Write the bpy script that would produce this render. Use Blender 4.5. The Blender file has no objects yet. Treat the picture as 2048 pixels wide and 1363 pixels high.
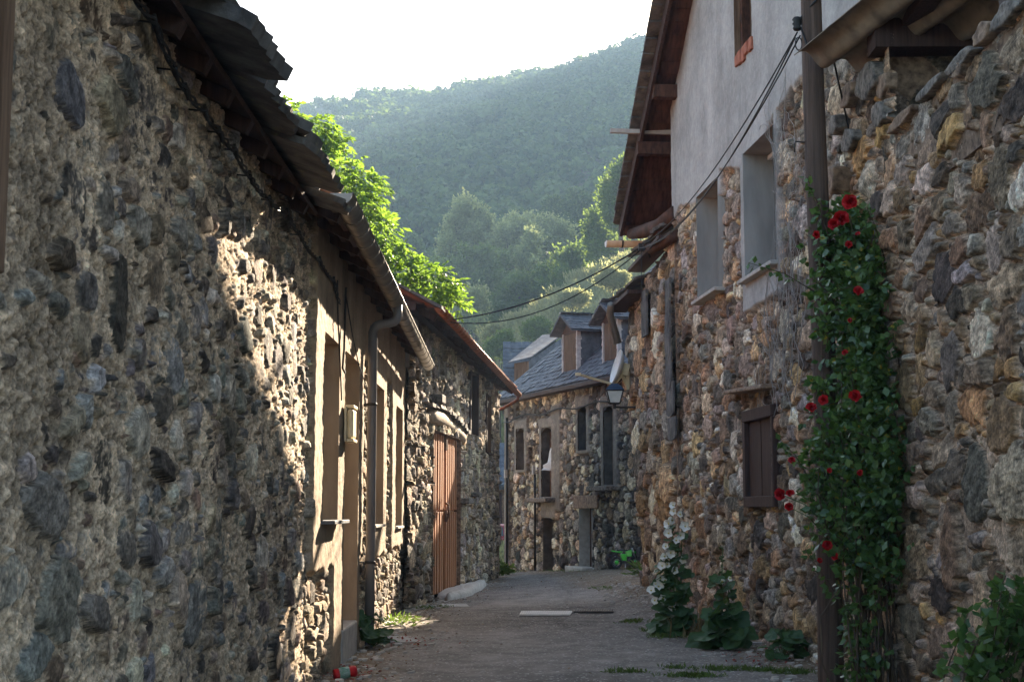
import bpy, math, random
import numpy as np
from mathutils import Vector, Matrix, Euler

# ------------------------------------------------------------------ basics
scene = bpy.context.scene
COL = scene.collection
RNG = np.random.default_rng(11)
R = random.Random(5)
F, CX, CY, HOR = 2844.0, 1024.0, 681.5, 1015.0
TILT = math.atan((HOR - CY) / F)
CAM = Vector((0, 0, 1.6))

def ray(px, py):
    cx = (px - CX) / F; cy = (CY - py) / F
    return Vector((cx, math.cos(TILT) - cy * math.sin(TILT), math.sin(TILT) + cy * math.cos(TILT)))

def at(px, py, Y):
    r = ray(px, py)
    return CAM + r * (Y / r.y)

class Plane:
    """a vertical wall plane: u runs along it from O, n points to the street"""
    def __init__(s, ox, oy, dx, dy, side):
        L = math.hypot(dx, dy)
        s.O = Vector((ox, oy, 0)); s.d = Vector((dx / L, dy / L, 0))
        s.n = Vector((-s.d.y, s.d.x, 0)) * side
    def uz(s, px, py):
        r = ray(px, py)
        t = (s.O - CAM).dot(s.n) / r.dot(s.n)
        p = CAM + r * t
        return (p - s.O).dot(s.d), p.z
    def U(s, px, py=850): return s.uz(px, py)[0]
    def P(s, u, z, off=0.0):
        p = s.O + s.d * u + s.n * off
        return Vector((p.x, p.y, z))

LEFT = Plane(-1.8, 0, 0, 1, -1)
BARN = Plane(-1.69, 23.3, .085, 1, -1)
TALL = Plane(3.18, 15.3, -.089, 1, 1)
NEAR = Plane(3.1, 0, 0, 1, 1)
FAR = Plane(-.195, 46.0, 2.875, -8.165, -1)

def sst(a, b, x):
    t = np.clip((np.asarray(x, float) - a) / (b - a), 0, 1)
    return t * t * (3 - 2 * t)

def gz(x, y):
    """height of the ground"""
    x = np.asarray(x, float); y = np.asarray(y, float)
    t = np.clip(y - 28, -6, 60)
    z = -.0222 * np.where(t < 6, (t + 6) ** 2 / 24, t) + .08 * np.clip(x, -2.5, 3.2) * sst(18, 32, y)
    z = z + .2 * sst(1.4, 2.5, x) * sst(18, 24, y) * (1 - sst(26, 33, y))
    return z
def g1(x, y): return float(gz(x, y))

# ------------------------------------------------------------------ noise
def _hash(ix, iy, seed):
    h = (ix.astype(np.int64) * 374761393 + iy.astype(np.int64) * 668265263 + seed * 974711) & 0x7fffffff
    h = ((h ^ (h >> 13)) * 1274126177) & 0x7fffffff
    return ((h ^ (h >> 16)) & 0xffff) / 65535.0
def vn(x, y, seed=0):
    ix = np.floor(x); iy = np.floor(y); fx = x - ix; fy = y - iy
    fx = fx * fx * (3 - 2 * fx); fy = fy * fy * (3 - 2 * fy)
    ix = ix.astype(np.int64); iy = iy.astype(np.int64)
    a = _hash(ix, iy, seed); b = _hash(ix + 1, iy, seed); c = _hash(ix, iy + 1, seed); d = _hash(ix + 1, iy + 1, seed)
    return (a + (b - a) * fx) * (1 - fy) + (c + (d - c) * fx) * fy
def fbm(x, y, seed=0, o=4):
    s = 0; a = .5; t = 0
    for k in range(o):
        s = s + a * vn(x * 2 ** k + k * 17.3, y * 2 ** k - k * 9.1, seed + k); t += a; a *= .5
    return s / t - .5

# ------------------------------------------------------------------ objects
ORG = {}
def link(o): COL.objects.link(o); return o
def tag(o, label=None, cat=None, group=None, kind=None):
    if label: o['label'] = label
    if cat: o['category'] = cat
    if group: o['group'] = group
    if kind: o['kind'] = kind
    return o
def thing(name, loc, label, cat, group=None):
    o = bpy.data.objects.new(name, None); link(o)
    o.location = loc; o.empty_display_size = .2
    ORG[o] = Vector(loc)
    return tag(o, label, cat, group)
def mesh_np(name, V, faces, mat, parent=None, loc=None, cols=None, smooth=True, attr='col'):
    """one mesh object out of numpy arrays; V in world space"""
    V = np.asarray(V, np.float32)
    org = ORG[parent] if parent is not None else (Vector(loc) if loc is not None else Vector((0, 0, 0)))
    V = V - np.array(org, np.float32)
    me = bpy.data.meshes.new(name)
    if isinstance(faces, np.ndarray):
        k = faces.shape[1]; n = len(faces)
        me.vertices.add(len(V)); me.vertices.foreach_set('co', V.ravel())
        me.loops.add(n * k); me.loops.foreach_set('vertex_index', faces.astype(np.int32).ravel())
        me.polygons.add(n); me.polygons.foreach_set('loop_start', np.arange(0, n * k, k, dtype=np.int32))
        me.polygons.foreach_set('loop_total', np.full(n, k, np.int32))
        me.update(calc_edges=True)
    else:
        me.from_pydata(V.tolist(), [], [list(f) for f in faces])
    if smooth is True: me.polygons.foreach_set('use_smooth', np.ones(len(me.polygons), bool))
    if cols is not None:
        a = me.attributes.new(attr, 'FLOAT_COLOR', 'POINT')
        c = np.ones((len(V), 4), np.float32); c[:, :cols.shape[1]] = cols
        a.data.foreach_set('color', c.ravel())
    me.materials.append(mat)
    o = bpy.data.objects.new(name, me); link(o)
    if parent is not None:
        o.parent = parent; ORG[o] = org
    else:
        o.location = org; ORG[o] = org
    return o

class MB:
    """collects simple shapes into one mesh"""
    def __init__(s): s.v = []; s.f = []; s.sm = []
    def add(s, vs, fs, smooth=False):
        b = len(s.v); s.v += [tuple(v) for v in vs]
        for f in fs: s.f.append([i + b for i in f]); s.sm.append(smooth)
    def hexa(s, c):
        """8 corners: bottom 4 then top 4"""
        s.add(c, [(3, 2, 1, 0), (4, 5, 6, 7), (0, 1, 5, 4), (1, 2, 6, 5), (2, 3, 7, 6), (3, 0, 4, 7)])
    def box(s, a, b):
        x0, y0, z0 = a; x1, y1, z1 = b
        s.hexa([(x0, y0, z0), (x1, y0, z0), (x1, y1, z0), (x0, y1, z0), (x0, y0, z1), (x1, y0, z1), (x1, y1, z1), (x0, y1, z1)])
    def obox(s, c, ax, ay, az):
        c = Vector(c); ax = Vector(ax); ay = Vector(ay); az = Vector(az)
        s.hexa([c - ax - ay - az, c + ax - ay - az, c + ax + ay - az, c - ax + ay - az, c - ax - ay + az, c + ax - ay + az, c + ax + ay + az, c - ax + ay + az])
    def pbox(s, pl, u0, u1, z0, z1, o0, o1):
        """box on a wall plane"""
        s.hexa([pl.P(u0, z0, o0), pl.P(u1, z0, o0), pl.P(u1, z0, o1), pl.P(u0, z0, o1), pl.P(u0, z1, o0), pl.P(u1, z1, o0), pl.P(u1, z1, o1), pl.P(u0, z1, o1)])
    def beam(s, a, b, w, h, up=(0, 0, 1)):
        a = Vector(a); b = Vector(b); d = (b - a).normalized(); r = d.cross(Vector(up))
        if r.length < 1e-4: r = d.cross(Vector((1, 0, 0)))
        r.normalize(); u = r.cross(d)
        s.obox((a + b) / 2, r * w / 2, d * (b - a).length / 2, u * h / 2)
    def tube(s, pts, rad, n=8, caps=True, smooth=True):
        pts = [Vector(p) for p in pts]
        rs = rad if isinstance(rad, (list, tuple)) else [rad] * len(pts)
        vs = []; fs = []; prev = None
        for i, p in enumerate(pts):
            t = (pts[min(i + 1, len(pts) - 1)] - pts[max(i - 1, 0)])
            if t.length < 1e-7: t = Vector((0, 0, 1))
            t.normalize()
            if prev is None:
                prev = t.orthogonal().normalized()
            prev = (prev - t * prev.dot(t))
            if prev.length < 1e-5: prev = t.orthogonal()
            prev.normalize(); q = t.cross(prev)
            for k in range(n):
                a = 2 * math.pi * k / n
                vs.append(p + (prev * math.cos(a) + q * math.sin(a)) * rs[i])
        for i in range(len(pts) - 1):
            for k in range(n):
                k2 = (k + 1) % n
                fs.append((i * n + k, i * n + k2, (i + 1) * n + k2, (i + 1) * n + k))
        if caps: fs.append(tuple(range(n))[::-1]); fs.append(tuple((len(pts) - 1) * n + k for k in range(n)))
        s.add(vs, fs, smooth)
    def lathe(s, c, axis, prof, n=20, smooth=True):
        """prof: list of (radius, distance along axis)"""
        c = Vector(c); ax = Vector(axis).normalized(); p = ax.orthogonal().normalized(); q = ax.cross(p)
        vs = []; fs = []
        for r, h in prof:
            for k in range(n):
                a = 2 * math.pi * k / n
                vs.append(c + ax * h + (p * math.cos(a) + q * math.sin(a)) * max(r, 1e-4))
        for i in range(len(prof) - 1):
            for k in range(n):
                k2 = (k + 1) % n
                fs.append((i * n + k, i * n + k2, (i + 1) * n + k2, (i + 1) * n + k))
        s.add(vs, fs, smooth)
    def prism(s, pts, off):
        """polygon extruded by the vector off"""
        off = Vector(off); n = len(pts); pts = [Vector(p) for p in pts]
        s.add(pts + [p + off for p in pts], [tuple(range(n))[::-1], tuple(range(n, 2 * n))] + [(k, (k + 1) % n, n + (k + 1) % n, n + k) for k in range(n)])
    def build(s, name, mat, parent=None, loc=None, bevel=0):
        V = np.array(s.v, np.float32).reshape(-1, 3)
        o = mesh_np(name, V, s.f, mat, parent, loc, smooth=None)
        me = o.data
        me.polygons.foreach_set('use_smooth', np.array(s.sm, bool))
        import bmesh
        bm = bmesh.new(); bm.from_mesh(me); bmesh.ops.recalc_face_normals(bm, faces=bm.faces); bm.to_mesh(me); bm.free()
        if bevel:
            m = o.modifiers.new('bevel', 'BEVEL'); m.width = bevel; m.segments = 2; m.limit_method = 'ANGLE'
        return o

def copy_tree(o, parent=None):
    c = o.copy(); link(c)
    if parent is not None: c.parent = parent
    ORG[c] = ORG.get(o, Vector())
    for ch in list(o.children): copy_tree(ch, c)
    return c

# ------------------------------------------------------------------ materials
def nd(nt, t, loc=None, **kw):
    n = nt.nodes.new(t)
    for k, v in kw.items():
        if k in n.inputs: n.inputs[k].default_value = v
        else: setattr(n, k, v)
    return n
def rgb(c): return (c[0], c[1], c[2], 1)
def mat(name, c1, c2=None, rough=.85, scale=6.0, stretch=(1, 1, 1), detail=6, bump=.2, bscale=None, bdist=.01, attr=None, metal=0, spec=.3, contrast=(.35, .65), spots=None, vor=None):
    m = bpy.data.materials.new(name); m.use_nodes = True; nt = m.node_tree; L = nt.links
    b = nt.nodes['Principled BSDF']; b.inputs['Roughness'].default_value = rough; b.inputs['Metallic'].default_value = metal
    b.inputs['Specular IOR Level'].default_value = spec
    tc = nd(nt, 'ShaderNodeTexCoord'); mp = nd(nt, 'ShaderNodeMapping'); mp.inputs['Scale'].default_value = stretch
    L.new(tc.outputs['Object'], mp.inputs['Vector'])
    no = nd(nt, 'ShaderNodeTexNoise', Scale=scale, Detail=detail, Roughness=.62); L.new(mp.outputs[0], no.inputs['Vector'])
    rp = nd(nt, 'ShaderNodeMapRange'); rp.inputs['From Min'].default_value = contrast[0]; rp.inputs['From Max'].default_value = contrast[1]
    L.new(no.outputs['Fac'], rp.inputs['Value'])
    if attr:
        at_ = nd(nt, 'ShaderNodeAttribute', attribute_name=attr)
        lo = nd(nt, 'ShaderNodeMix', data_type='RGBA', blend_type='MULTIPLY'); lo.inputs[0].default_value = 1
        L.new(at_.outputs['Color'], lo.inputs[6])
        mx = nd(nt, 'ShaderNodeMix', data_type='RGBA'); mx.inputs[6].default_value = rgb(c1); mx.inputs[7].default_value = rgb(c2 or c1)
        L.new(rp.outputs[0], mx.inputs[0]); L.new(mx.outputs[2], lo.inputs[7]); out = lo.outputs[2]
    else:
        mx = nd(nt, 'ShaderNodeMix', data_type='RGBA'); mx.inputs[6].default_value = rgb(c1); mx.inputs[7].default_value = rgb(c2 or [x * 1.25 for x in c1])
        L.new(rp.outputs[0], mx.inputs[0]); out = mx.outputs[2]
    if spots:
        col, sc, th = spots
        n2 = nd(nt, 'ShaderNodeTexNoise', Scale=sc, Detail=5); L.new(tc.outputs['Object'], n2.inputs['Vector'])
        r2 = nd(nt, 'ShaderNodeMapRange'); r2.inputs['From Min'].default_value = th; r2.inputs['From Max'].default_value = th + .12
        L.new(n2.outputs['Fac'], r2.inputs['Value'])
        m2 = nd(nt, 'ShaderNodeMix', data_type='RGBA'); m2.inputs[7].default_value = rgb(col)
        L.new(r2.outputs[0], m2.inputs[0]); L.new(out, m2.inputs[6]); out = m2.outputs[2]
    if vor:
        col, sc, th = vor
        v2 = nd(nt, 'ShaderNodeTexVoronoi', Scale=sc); L.new(tc.outputs['Object'], v2.inputs['Vector'])
        sp = nd(nt, 'ShaderNodeSeparateColor'); L.new(v2.outputs['Color'], sp.inputs[0])
        r3 = nd(nt, 'ShaderNodeMapRange'); r3.inputs['From Min'].default_value = th; r3.inputs['From Max'].default_value = th + .05
        L.new(sp.outputs[0], r3.inputs['Value'])
        m3 = nd(nt, 'ShaderNodeMix', data_type='RGBA'); m3.inputs[7].default_value = rgb(col)
        L.new(r3.outputs[0], m3.inputs[0]); L.new(out, m3.inputs[6]); out = m3.outputs[2]
    L.new(out, b.inputs['Base Color'])
    if bump:
        nb = nd(nt, 'ShaderNodeTexNoise', Scale=bscale or scale * 4, Detail=6, Roughness=.65); L.new(mp.outputs[0], nb.inputs['Vector'])
        bp = nd(nt, 'ShaderNodeBump', Strength=bump, Distance=bdist); L.new(nb.outputs['Fac'], bp.inputs['Height']); L.new(bp.outputs[0], b.inputs['Normal'])
    return m
def leafmat(name, c1, c2, trans, tw=.45, rough=.5, spec=.3, attr='col'):
    """leaf: diffuse + light passing through; the attribute holds each leaf's own tint"""
    m = bpy.data.materials.new(name); m.use_nodes = True; nt = m.node_tree; L = nt.links
    b = nt.nodes['Principled BSDF']; b.inputs['Roughness'].default_value = rough; b.inputs['Specular IOR Level'].default_value = spec
    a = nd(nt, 'ShaderNodeAttribute', attribute_name=attr)
    sp = nd(nt, 'ShaderNodeSeparateColor'); L.new(a.outputs['Color'], sp.inputs[0])
    mx = nd(nt, 'ShaderNodeMix', data_type='RGBA'); mx.inputs[6].default_value = rgb(c1); mx.inputs[7].default_value = rgb(c2); L.new(sp.outputs[0], mx.inputs[0])
    L.new(mx.outputs[2], b.inputs['Base Color'])
    t = nd(nt, 'ShaderNodeBsdfTranslucent')
    mt = nd(nt, 'ShaderNodeMix', data_type='RGBA', blend_type='MIX'); mt.inputs[6].default_value = rgb(trans); mt.inputs[7].default_value = rgb([x * .55 for x in trans]); L.new(sp.outputs[1], mt.inputs[0])
    L.new(mt.outputs[2], t.inputs['Color'])
    ms = nd(nt, 'ShaderNodeMixShader'); ms.inputs[0].default_value = tw
    L.new(b.outputs[0], ms.inputs[1]); L.new(t.outputs[0], ms.inputs[2])
    L.new(ms.outputs[0], nt.nodes['Material Output'].inputs['Surface'])
    return m

M = {}
M['stone'] = mat('stone_rubble', (.66, .66, .67), (1.3, 1.27, 1.22), rough=.92, scale=11, detail=10, bump=.85, bscale=30, bdist=.018, attr='col', spec=.2, spots=((.28, .265, .23), 17, .68))
def _tone_down(m):
    """plaster (attribute alpha 0) is smoother than stone (alpha 1)"""
    nt = m.node_tree; L = nt.links; at_ = [n for n in nt.nodes if n.bl_idname == 'ShaderNodeAttribute'][0]; bp = [n for n in nt.nodes if n.bl_idname == 'ShaderNodeBump'][0]; b = nt.nodes['Principled BSDF']
    r = nd(nt, 'ShaderNodeMapRange'); r.inputs['To Min'].default_value = .28; r.inputs['To Max'].default_value = .8; L.new(at_.outputs['Alpha'], r.inputs['Value']); L.new(r.outputs[0], bp.inputs['Strength'])
    src = b.inputs['Base Color'].links[0].from_socket; mx = nd(nt, 'ShaderNodeMix', data_type='RGBA'); r2 = nd(nt, 'ShaderNodeMapRange'); r2.inputs['To Min'].default_value = .35
    L.new(at_.outputs['Alpha'], r2.inputs['Value']); L.new(r2.outputs[0], mx.inputs[0]); L.new(at_.outputs['Color'], mx.inputs[6]); L.new(src, mx.inputs[7]); L.new(mx.outputs[2], b.inputs['Base Color'])
_tone_down(M['stone'])
def _grain(m, scale, amt):
    nt = m.node_tree; L = nt.links; b = nt.nodes['Principled BSDF']; tc = [n for n in nt.nodes if n.bl_idname == 'ShaderNodeTexCoord'][0]
    no = nd(nt, 'ShaderNodeTexNoise', Scale=scale, Detail=6, Roughness=.75); L.new(tc.outputs['Object'], no.inputs['Vector'])
    r = nd(nt, 'ShaderNodeMapRange'); r.inputs['From Min'].default_value = .36; r.inputs['From Max'].default_value = .64; r.inputs['To Min'].default_value = 1 - amt; r.inputs['To Max'].default_value = 1 + amt; L.new(no.outputs['Fac'], r.inputs['Value'])
    mx = nd(nt, 'ShaderNodeMix', data_type='RGBA', blend_type='MULTIPLY'); at_ = [n for n in nt.nodes if n.bl_idname == 'ShaderNodeAttribute'][0]; r4 = nd(nt, 'ShaderNodeMapRange'); r4.inputs['To Min'].default_value = .22; L.new(at_.outputs['Alpha'], r4.inputs['Value']); L.new(r4.outputs[0], mx.inputs[0]); L.new(b.inputs['Base Color'].links[0].from_socket, mx.inputs[6]); L.new(r.outputs[0], mx.inputs[7]); L.new(mx.outputs[2], b.inputs['Base Color'])
_grain(M['stone'], 48, .5)
M['stone_pale'] = mat('pale_stone', (.36, .33, .28), (.5, .47, .42), rough=.9, scale=7, bump=.5, bscale=30)
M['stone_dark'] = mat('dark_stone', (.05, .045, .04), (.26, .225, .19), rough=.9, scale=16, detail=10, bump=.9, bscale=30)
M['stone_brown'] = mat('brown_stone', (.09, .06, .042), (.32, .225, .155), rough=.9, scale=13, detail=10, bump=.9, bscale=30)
M['plaster'] = mat('tan_plaster', (.21, .155, .105), (.34, .26, .18), rough=.95, scale=3, stretch=(1, 1, .35), bump=.45, bscale=40, bdist=.006)
M['plaster_dark'] = mat('brown_plaster', (.25, .185, .125), (.35, .265, .18), rough=.95, scale=4, bump=.35, bscale=40, bdist=.005)
M['plaster_grey'] = mat('grey_plaster', (.24, .235, .225), (.36, .35, .335), rough=.95, scale=2.5, stretch=(1, 1, .3), bump=.3, bscale=40, bdist=.004)
M['slab'] = mat('roof_slab', (.05, .05, .052), (.16, .155, .15), rough=.9, scale=4, bump=.6, bscale=22, bdist=.02, spots=((.2, .19, .13), 7, .6))
M['slate'] = mat('blue_slate', (.04, .048, .062), (.11, .125, .15), rough=.75, scale=5, bump=.3, bscale=26, spec=.3, spots=((.2, .21, .2), 3, .62))
M['wood_old'] = mat('weathered_wood', (.085, .05, .03), (.2, .13, .085), rough=.85, scale=7, stretch=(3, 3, .25), bump=.45, bscale=30)
M['wood_red'] = mat('red_brown_planks', (.035, .018, .012), (.1, .048, .032), rough=.8, scale=6, stretch=(3, .35, 1), bump=.4, bscale=26)
M['wood_door'] = mat('varnished_planks', (.27, .11, .045), (.45, .2, .085), rough=.6, scale=5, stretch=(6, 6, .35), bump=.25, bscale=24, spec=.4)
M['wood_dark'] = mat('dark_shutter_wood', (.028, .015, .012), (.07, .04, .032), rough=.7, scale=6, stretch=(6, 6, .3), bump=.35, bscale=24)
M['wood_log'] = mat('pale_log', (.24, .17, .11), (.42, .32, .21), rough=.85, scale=5, stretch=(6, .5, 6), bump=.5, bscale=30)
M['pole'] = mat('tarred_pole', (.045, .03, .024), (.155, .105, .08), rough=.8, scale=5, stretch=(7, 7, .22), bump=.7, bscale=18, bdist=.02, contrast=(.3, .7))
M['tile'] = mat('clay_tile', (.2, .075, .04), (.36, .15, .08), rough=.85, scale=5, bump=.4, bscale=30, spots=((.16, .14, .11), 6, .58))
M['zinc'] = mat('zinc', (.13, .115, .1), (.22, .195, .165), rough=.45, scale=4, stretch=(1, 1, 1), bump=.08, metal=.55, spec=.5)
M['zinc_cap'] = mat('zinc_cap', (.3, .26, .23), (.36, .32, .28), rough=.5, bump=.08, metal=.3)
M['copper'] = mat('copper_gutter', (.2, .07, .035), (.36, .13, .06), rough=.4, scale=6, bump=.08, metal=.7, spec=.5)
M['pvc'] = mat('pale_pipe', (.42, .3, .19), (.52, .4, .28), rough=.5, bump=.05)
M['pvc_grey'] = mat('grey_pipe', (.12, .115, .12), (.17, .165, .17), rough=.45, bump=.04, scale=2)
M['black'] = mat('black_cable', (.012, .012, .013), (.03, .03, .03), rough=.6, bump=.1)
M['iron'] = mat('dark_iron', (.03, .03, .034), (.07, .065, .06), rough=.6, bump=.2, metal=.4)
M['white_paint'] = mat('white_paint', (.62, .63, .64), (.76, .77, .78), rough=.5, bump=.1, spec=.4)
M['cream'] = mat('cream_plastic', (.6, .5, .32), (.7, .6, .4), rough=.5, bump=.05)
M['concrete'] = mat('concrete', (.3, .29, .27), (.44, .42, .39), rough=.95, scale=8, bump=.4, bscale=50)
M['asbestos'] = mat('corrugated_sheet', (.17, .135, .1), (.27, .22, .165), rough=.9, scale=5, bump=.3, bscale=30, spots=((.09, .075, .06), 3, .55))
M['brick'] = mat('red_brick', (.24, .08, .05), (.36, .14, .085), rough=.9, scale=10, bump=.5, bscale=30)
M['dark'] = mat('dark_room', (.012, .011, .01), (.025, .022, .02), rough=.95, bump=0)
M['glass'] = mat('lamp_glass', (.45, .5, .5), (.6, .64, .64), rough=.25, bump=0, spec=.6)
M['cloth'] = mat('white_cloth', (.55, .58, .6), (.66, .69, .7), rough=.9, bump=.1)
M['road'] = mat('worn_asphalt', (.75, .75, .75), (1.2, 1.19, 1.17), rough=.95, scale=2.2, detail=10, bump=.8, bscale=55, bdist=.014, vor=((.42, .4, .37), 46, .91), attr='col')
M['soil'] = mat('dry_soil', (.11, .085, .06), (.2, .155, .11), rough=1, scale=7, bump=.7, bscale=40, bdist=.02)
M['grit'] = mat('grit', (.3, .28, .25), (.5, .47, .43), rough=.95, bump=.2)
M['lichen'] = mat('dry_vine', (.2, .19, .18), (.34, .32, .3), rough=.9, bump=.3)
M['walnut'] = leafmat('walnut_leaf', (.04, .085, .018), (.085, .14, .03), (.29, .48, .05), tw=.5, rough=.45)
M['rose_leaf'] = leafmat('rose_leaf', (.03, .08, .025), (.11, .19, .055), (.17, .3, .05), tw=.3, rough=.32, spec=.5)
M['rose_leaf_old'] = leafmat('yellowed_leaf', (.3, .22, .02), (.42, .33, .03), (.4, .3, .03), tw=.3)
M['mallow_leaf'] = leafmat('mallow_leaf', (.03, .075, .03), (.06, .125, .045), (.13, .24, .05), tw=.25, rough=.5)
M['grass'] = leafmat('grass_blade', (.05, .1, .02), (.1, .16, .04), (.2, .32, .05), tw=.35)
M['dry_grass'] = leafmat('dry_blade', (.2, .16, .08), (.32, .26, .13), (.3, .25, .1), tw=.3)
M['forest'] = leafmat('oak_wood_leaf', (.018, .045, .016), (.13, .18, .055), (.19, .28, .06), tw=.32, rough=.8)
M['willow'] = leafmat('willow_leaf', (.13, .165, .085), (.24, .27, .14), (.5, .56, .22), tw=.55, rough=.7)
M['bush'] = leafmat('bush_leaf', (.045, .085, .024), (.1, .15, .042), (.24, .34, .07), tw=.42, rough=.7)
M['scrub'] = leafmat('broom_twigs', (.16, .185, .09), (.32, .3, .17), (.46, .48, .22), tw=.45, rough=.8)
M['bark'] = mat('bark', (.05, .04, .03), (.12, .1, .08), rough=.95, scale=8, stretch=(3, 3, .4), bump=.6)
M['stem'] = mat('green_stem', (.05, .085, .03), (.09, .13, .05), rough=.7, bump=.1)
M['stem_brown'] = mat('brown_stem', (.06, .04, .03), (.11, .08, .05), rough=.8, bump=.2)
M['petal_red'] = mat('red_petal', (.3, .004, .008), (.5, .012, .015), rough=.6, scale=12, bump=.1)
M['petal_white'] = mat('white_petal', (.7, .7, .64), (.82, .82, .78), rough=.6, scale=12, bump=.1)
M['pistil'] = mat('yellow_pistil', (.5, .42, .08), (.6, .5, .12), rough=.7, bump=0)
M['green_plastic'] = mat('green_plastic', (.03, .42, .03), (.04, .5, .04), rough=.3, bump=0, spec=.5)
M['rubber'] = mat('tyre_rubber', (.015, .015, .016), (.03, .03, .03), rough=.8, bump=.2)
M['chrome'] = mat('bare_metal', (.45, .45, .46), (.6, .6, .6), rough=.35, bump=0, metal=.8)
M['red_paint'] = mat('red_car_paint', (.2, .008, .012), (.24, .01, .015), rough=.3, bump=0, spec=.6)
M['car_glass'] = mat('tinted_glass', (.04, .06, .06), (.06, .08, .08), rough=.08, bump=0, spec=.6)
M['hill'] = mat('hill_soil', (.07, .075, .04), (.14, .13, .075), rough=1, scale=.25, bump=.5, bscale=2, bdist=.3)
M['spur'] = mat('dry_meadow', (.19, .2, .1), (.34, .31, .17), rough=1, scale=.5, bump=.5, bscale=5, bdist=.15)
# ------------------------------------------------------------------ stone walls
PAL_COBBLE = [(.25, .225, .2), (.2, .185, .17), (.28, .265, .245), (.3, .3, .295), (.14, .115, .1), (.4, .355, .3), (.27, .195, .145), (.21, .185, .16), (.45, .4, .33), (.32, .255, .19)]
PAL_RUBBLE = [(.29, .23, .17), (.22, .18, .145), (.36, .285, .205), (.26, .24, .215), (.15, .125, .105), (.4, .28, .155), (.33, .21, .125), (.46, .405, .32), (.19, .17, .15), (.25, .17, .115), (.31, .255, .2)]
PAL_NEAR = [tuple(v * k for v, k in zip(c, (.92, .82, .72))) for c in [(.31, .265, .215), (.26, .24, .215), (.39, .335, .27), (.22, .17, .13), (.35, .255, .165), (.42, .38, .33), (.165, .145, .13), (.28, .2, .135), (.42, .275, .125), (.29, .28, .265), (.35, .29, .225)]]
PAL_FAR = [(.3, .26, .2), (.22, .2, .17), (.4, .35, .255), (.5, .445, .34), (.15, .135, .12), (.34, .26, .17), (.26, .24, .215), (.12, .11, .1)]
PAL_BARN = [(.3, .235, .165), (.24, .19, .145), (.37, .3, .21), (.19, .155, .125), (.33, .245, .155), (.27, .235, .195)]

def scatter_seeds(u0, u1, z0, z1, sizes, n, sep, rng, asp=(1.1, 2.0)):
    """sizes: list of (mean radius, share); bigger stones are laid first"""
    cell = max(s for s, _ in sizes) * 2.6
    grid = {}; out = []
    tot = sum(w for _, w in sizes)
    for s, w in sizes:
        tries = int(n * w / tot)
        for _ in range(tries):
            r = s * rng.uniform(.75, 1.3); a = rng.uniform(*asp)
            rx = r * math.sqrt(a); ry = r / math.sqrt(a)
            x = rng.uniform(u0, u1); y = rng.uniform(z0, z1)
            ci, cj = int(x // cell), int(y // cell); ok = True
            for i in (ci - 1, ci, ci + 1):
                for j in (cj - 1, cj, cj + 1):
                    for (x2, y2, a2, b2) in grid.get((i, j), ()):
                        if ((x - x2) / (rx + a2)) ** 2 + ((y - y2) / (ry + b2)) ** 2 < sep * sep: ok = False; break
                    if not ok: break
                if not ok: break
            if ok:
                grid.setdefault((ci, cj), []).append((x, y, rx, ry)); out.append((x, y, rx, ry))
    return out

def pix_u(pl, u0, u1, k, lo, hi):
    """spacing along a wall that follows its size in the picture"""
    us = [u0]
    while us[-1] < u1:
        p = pl.P(us[-1], 1.6)
        px = 1422 * abs(p.x * pl.d.y - p.y * pl.d.x) / max(p.y, 2) ** 2
        us.append(us[-1] + min(hi, max(lo, k / px)))
    us[-1] = u1
    return np.array(us)

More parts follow.
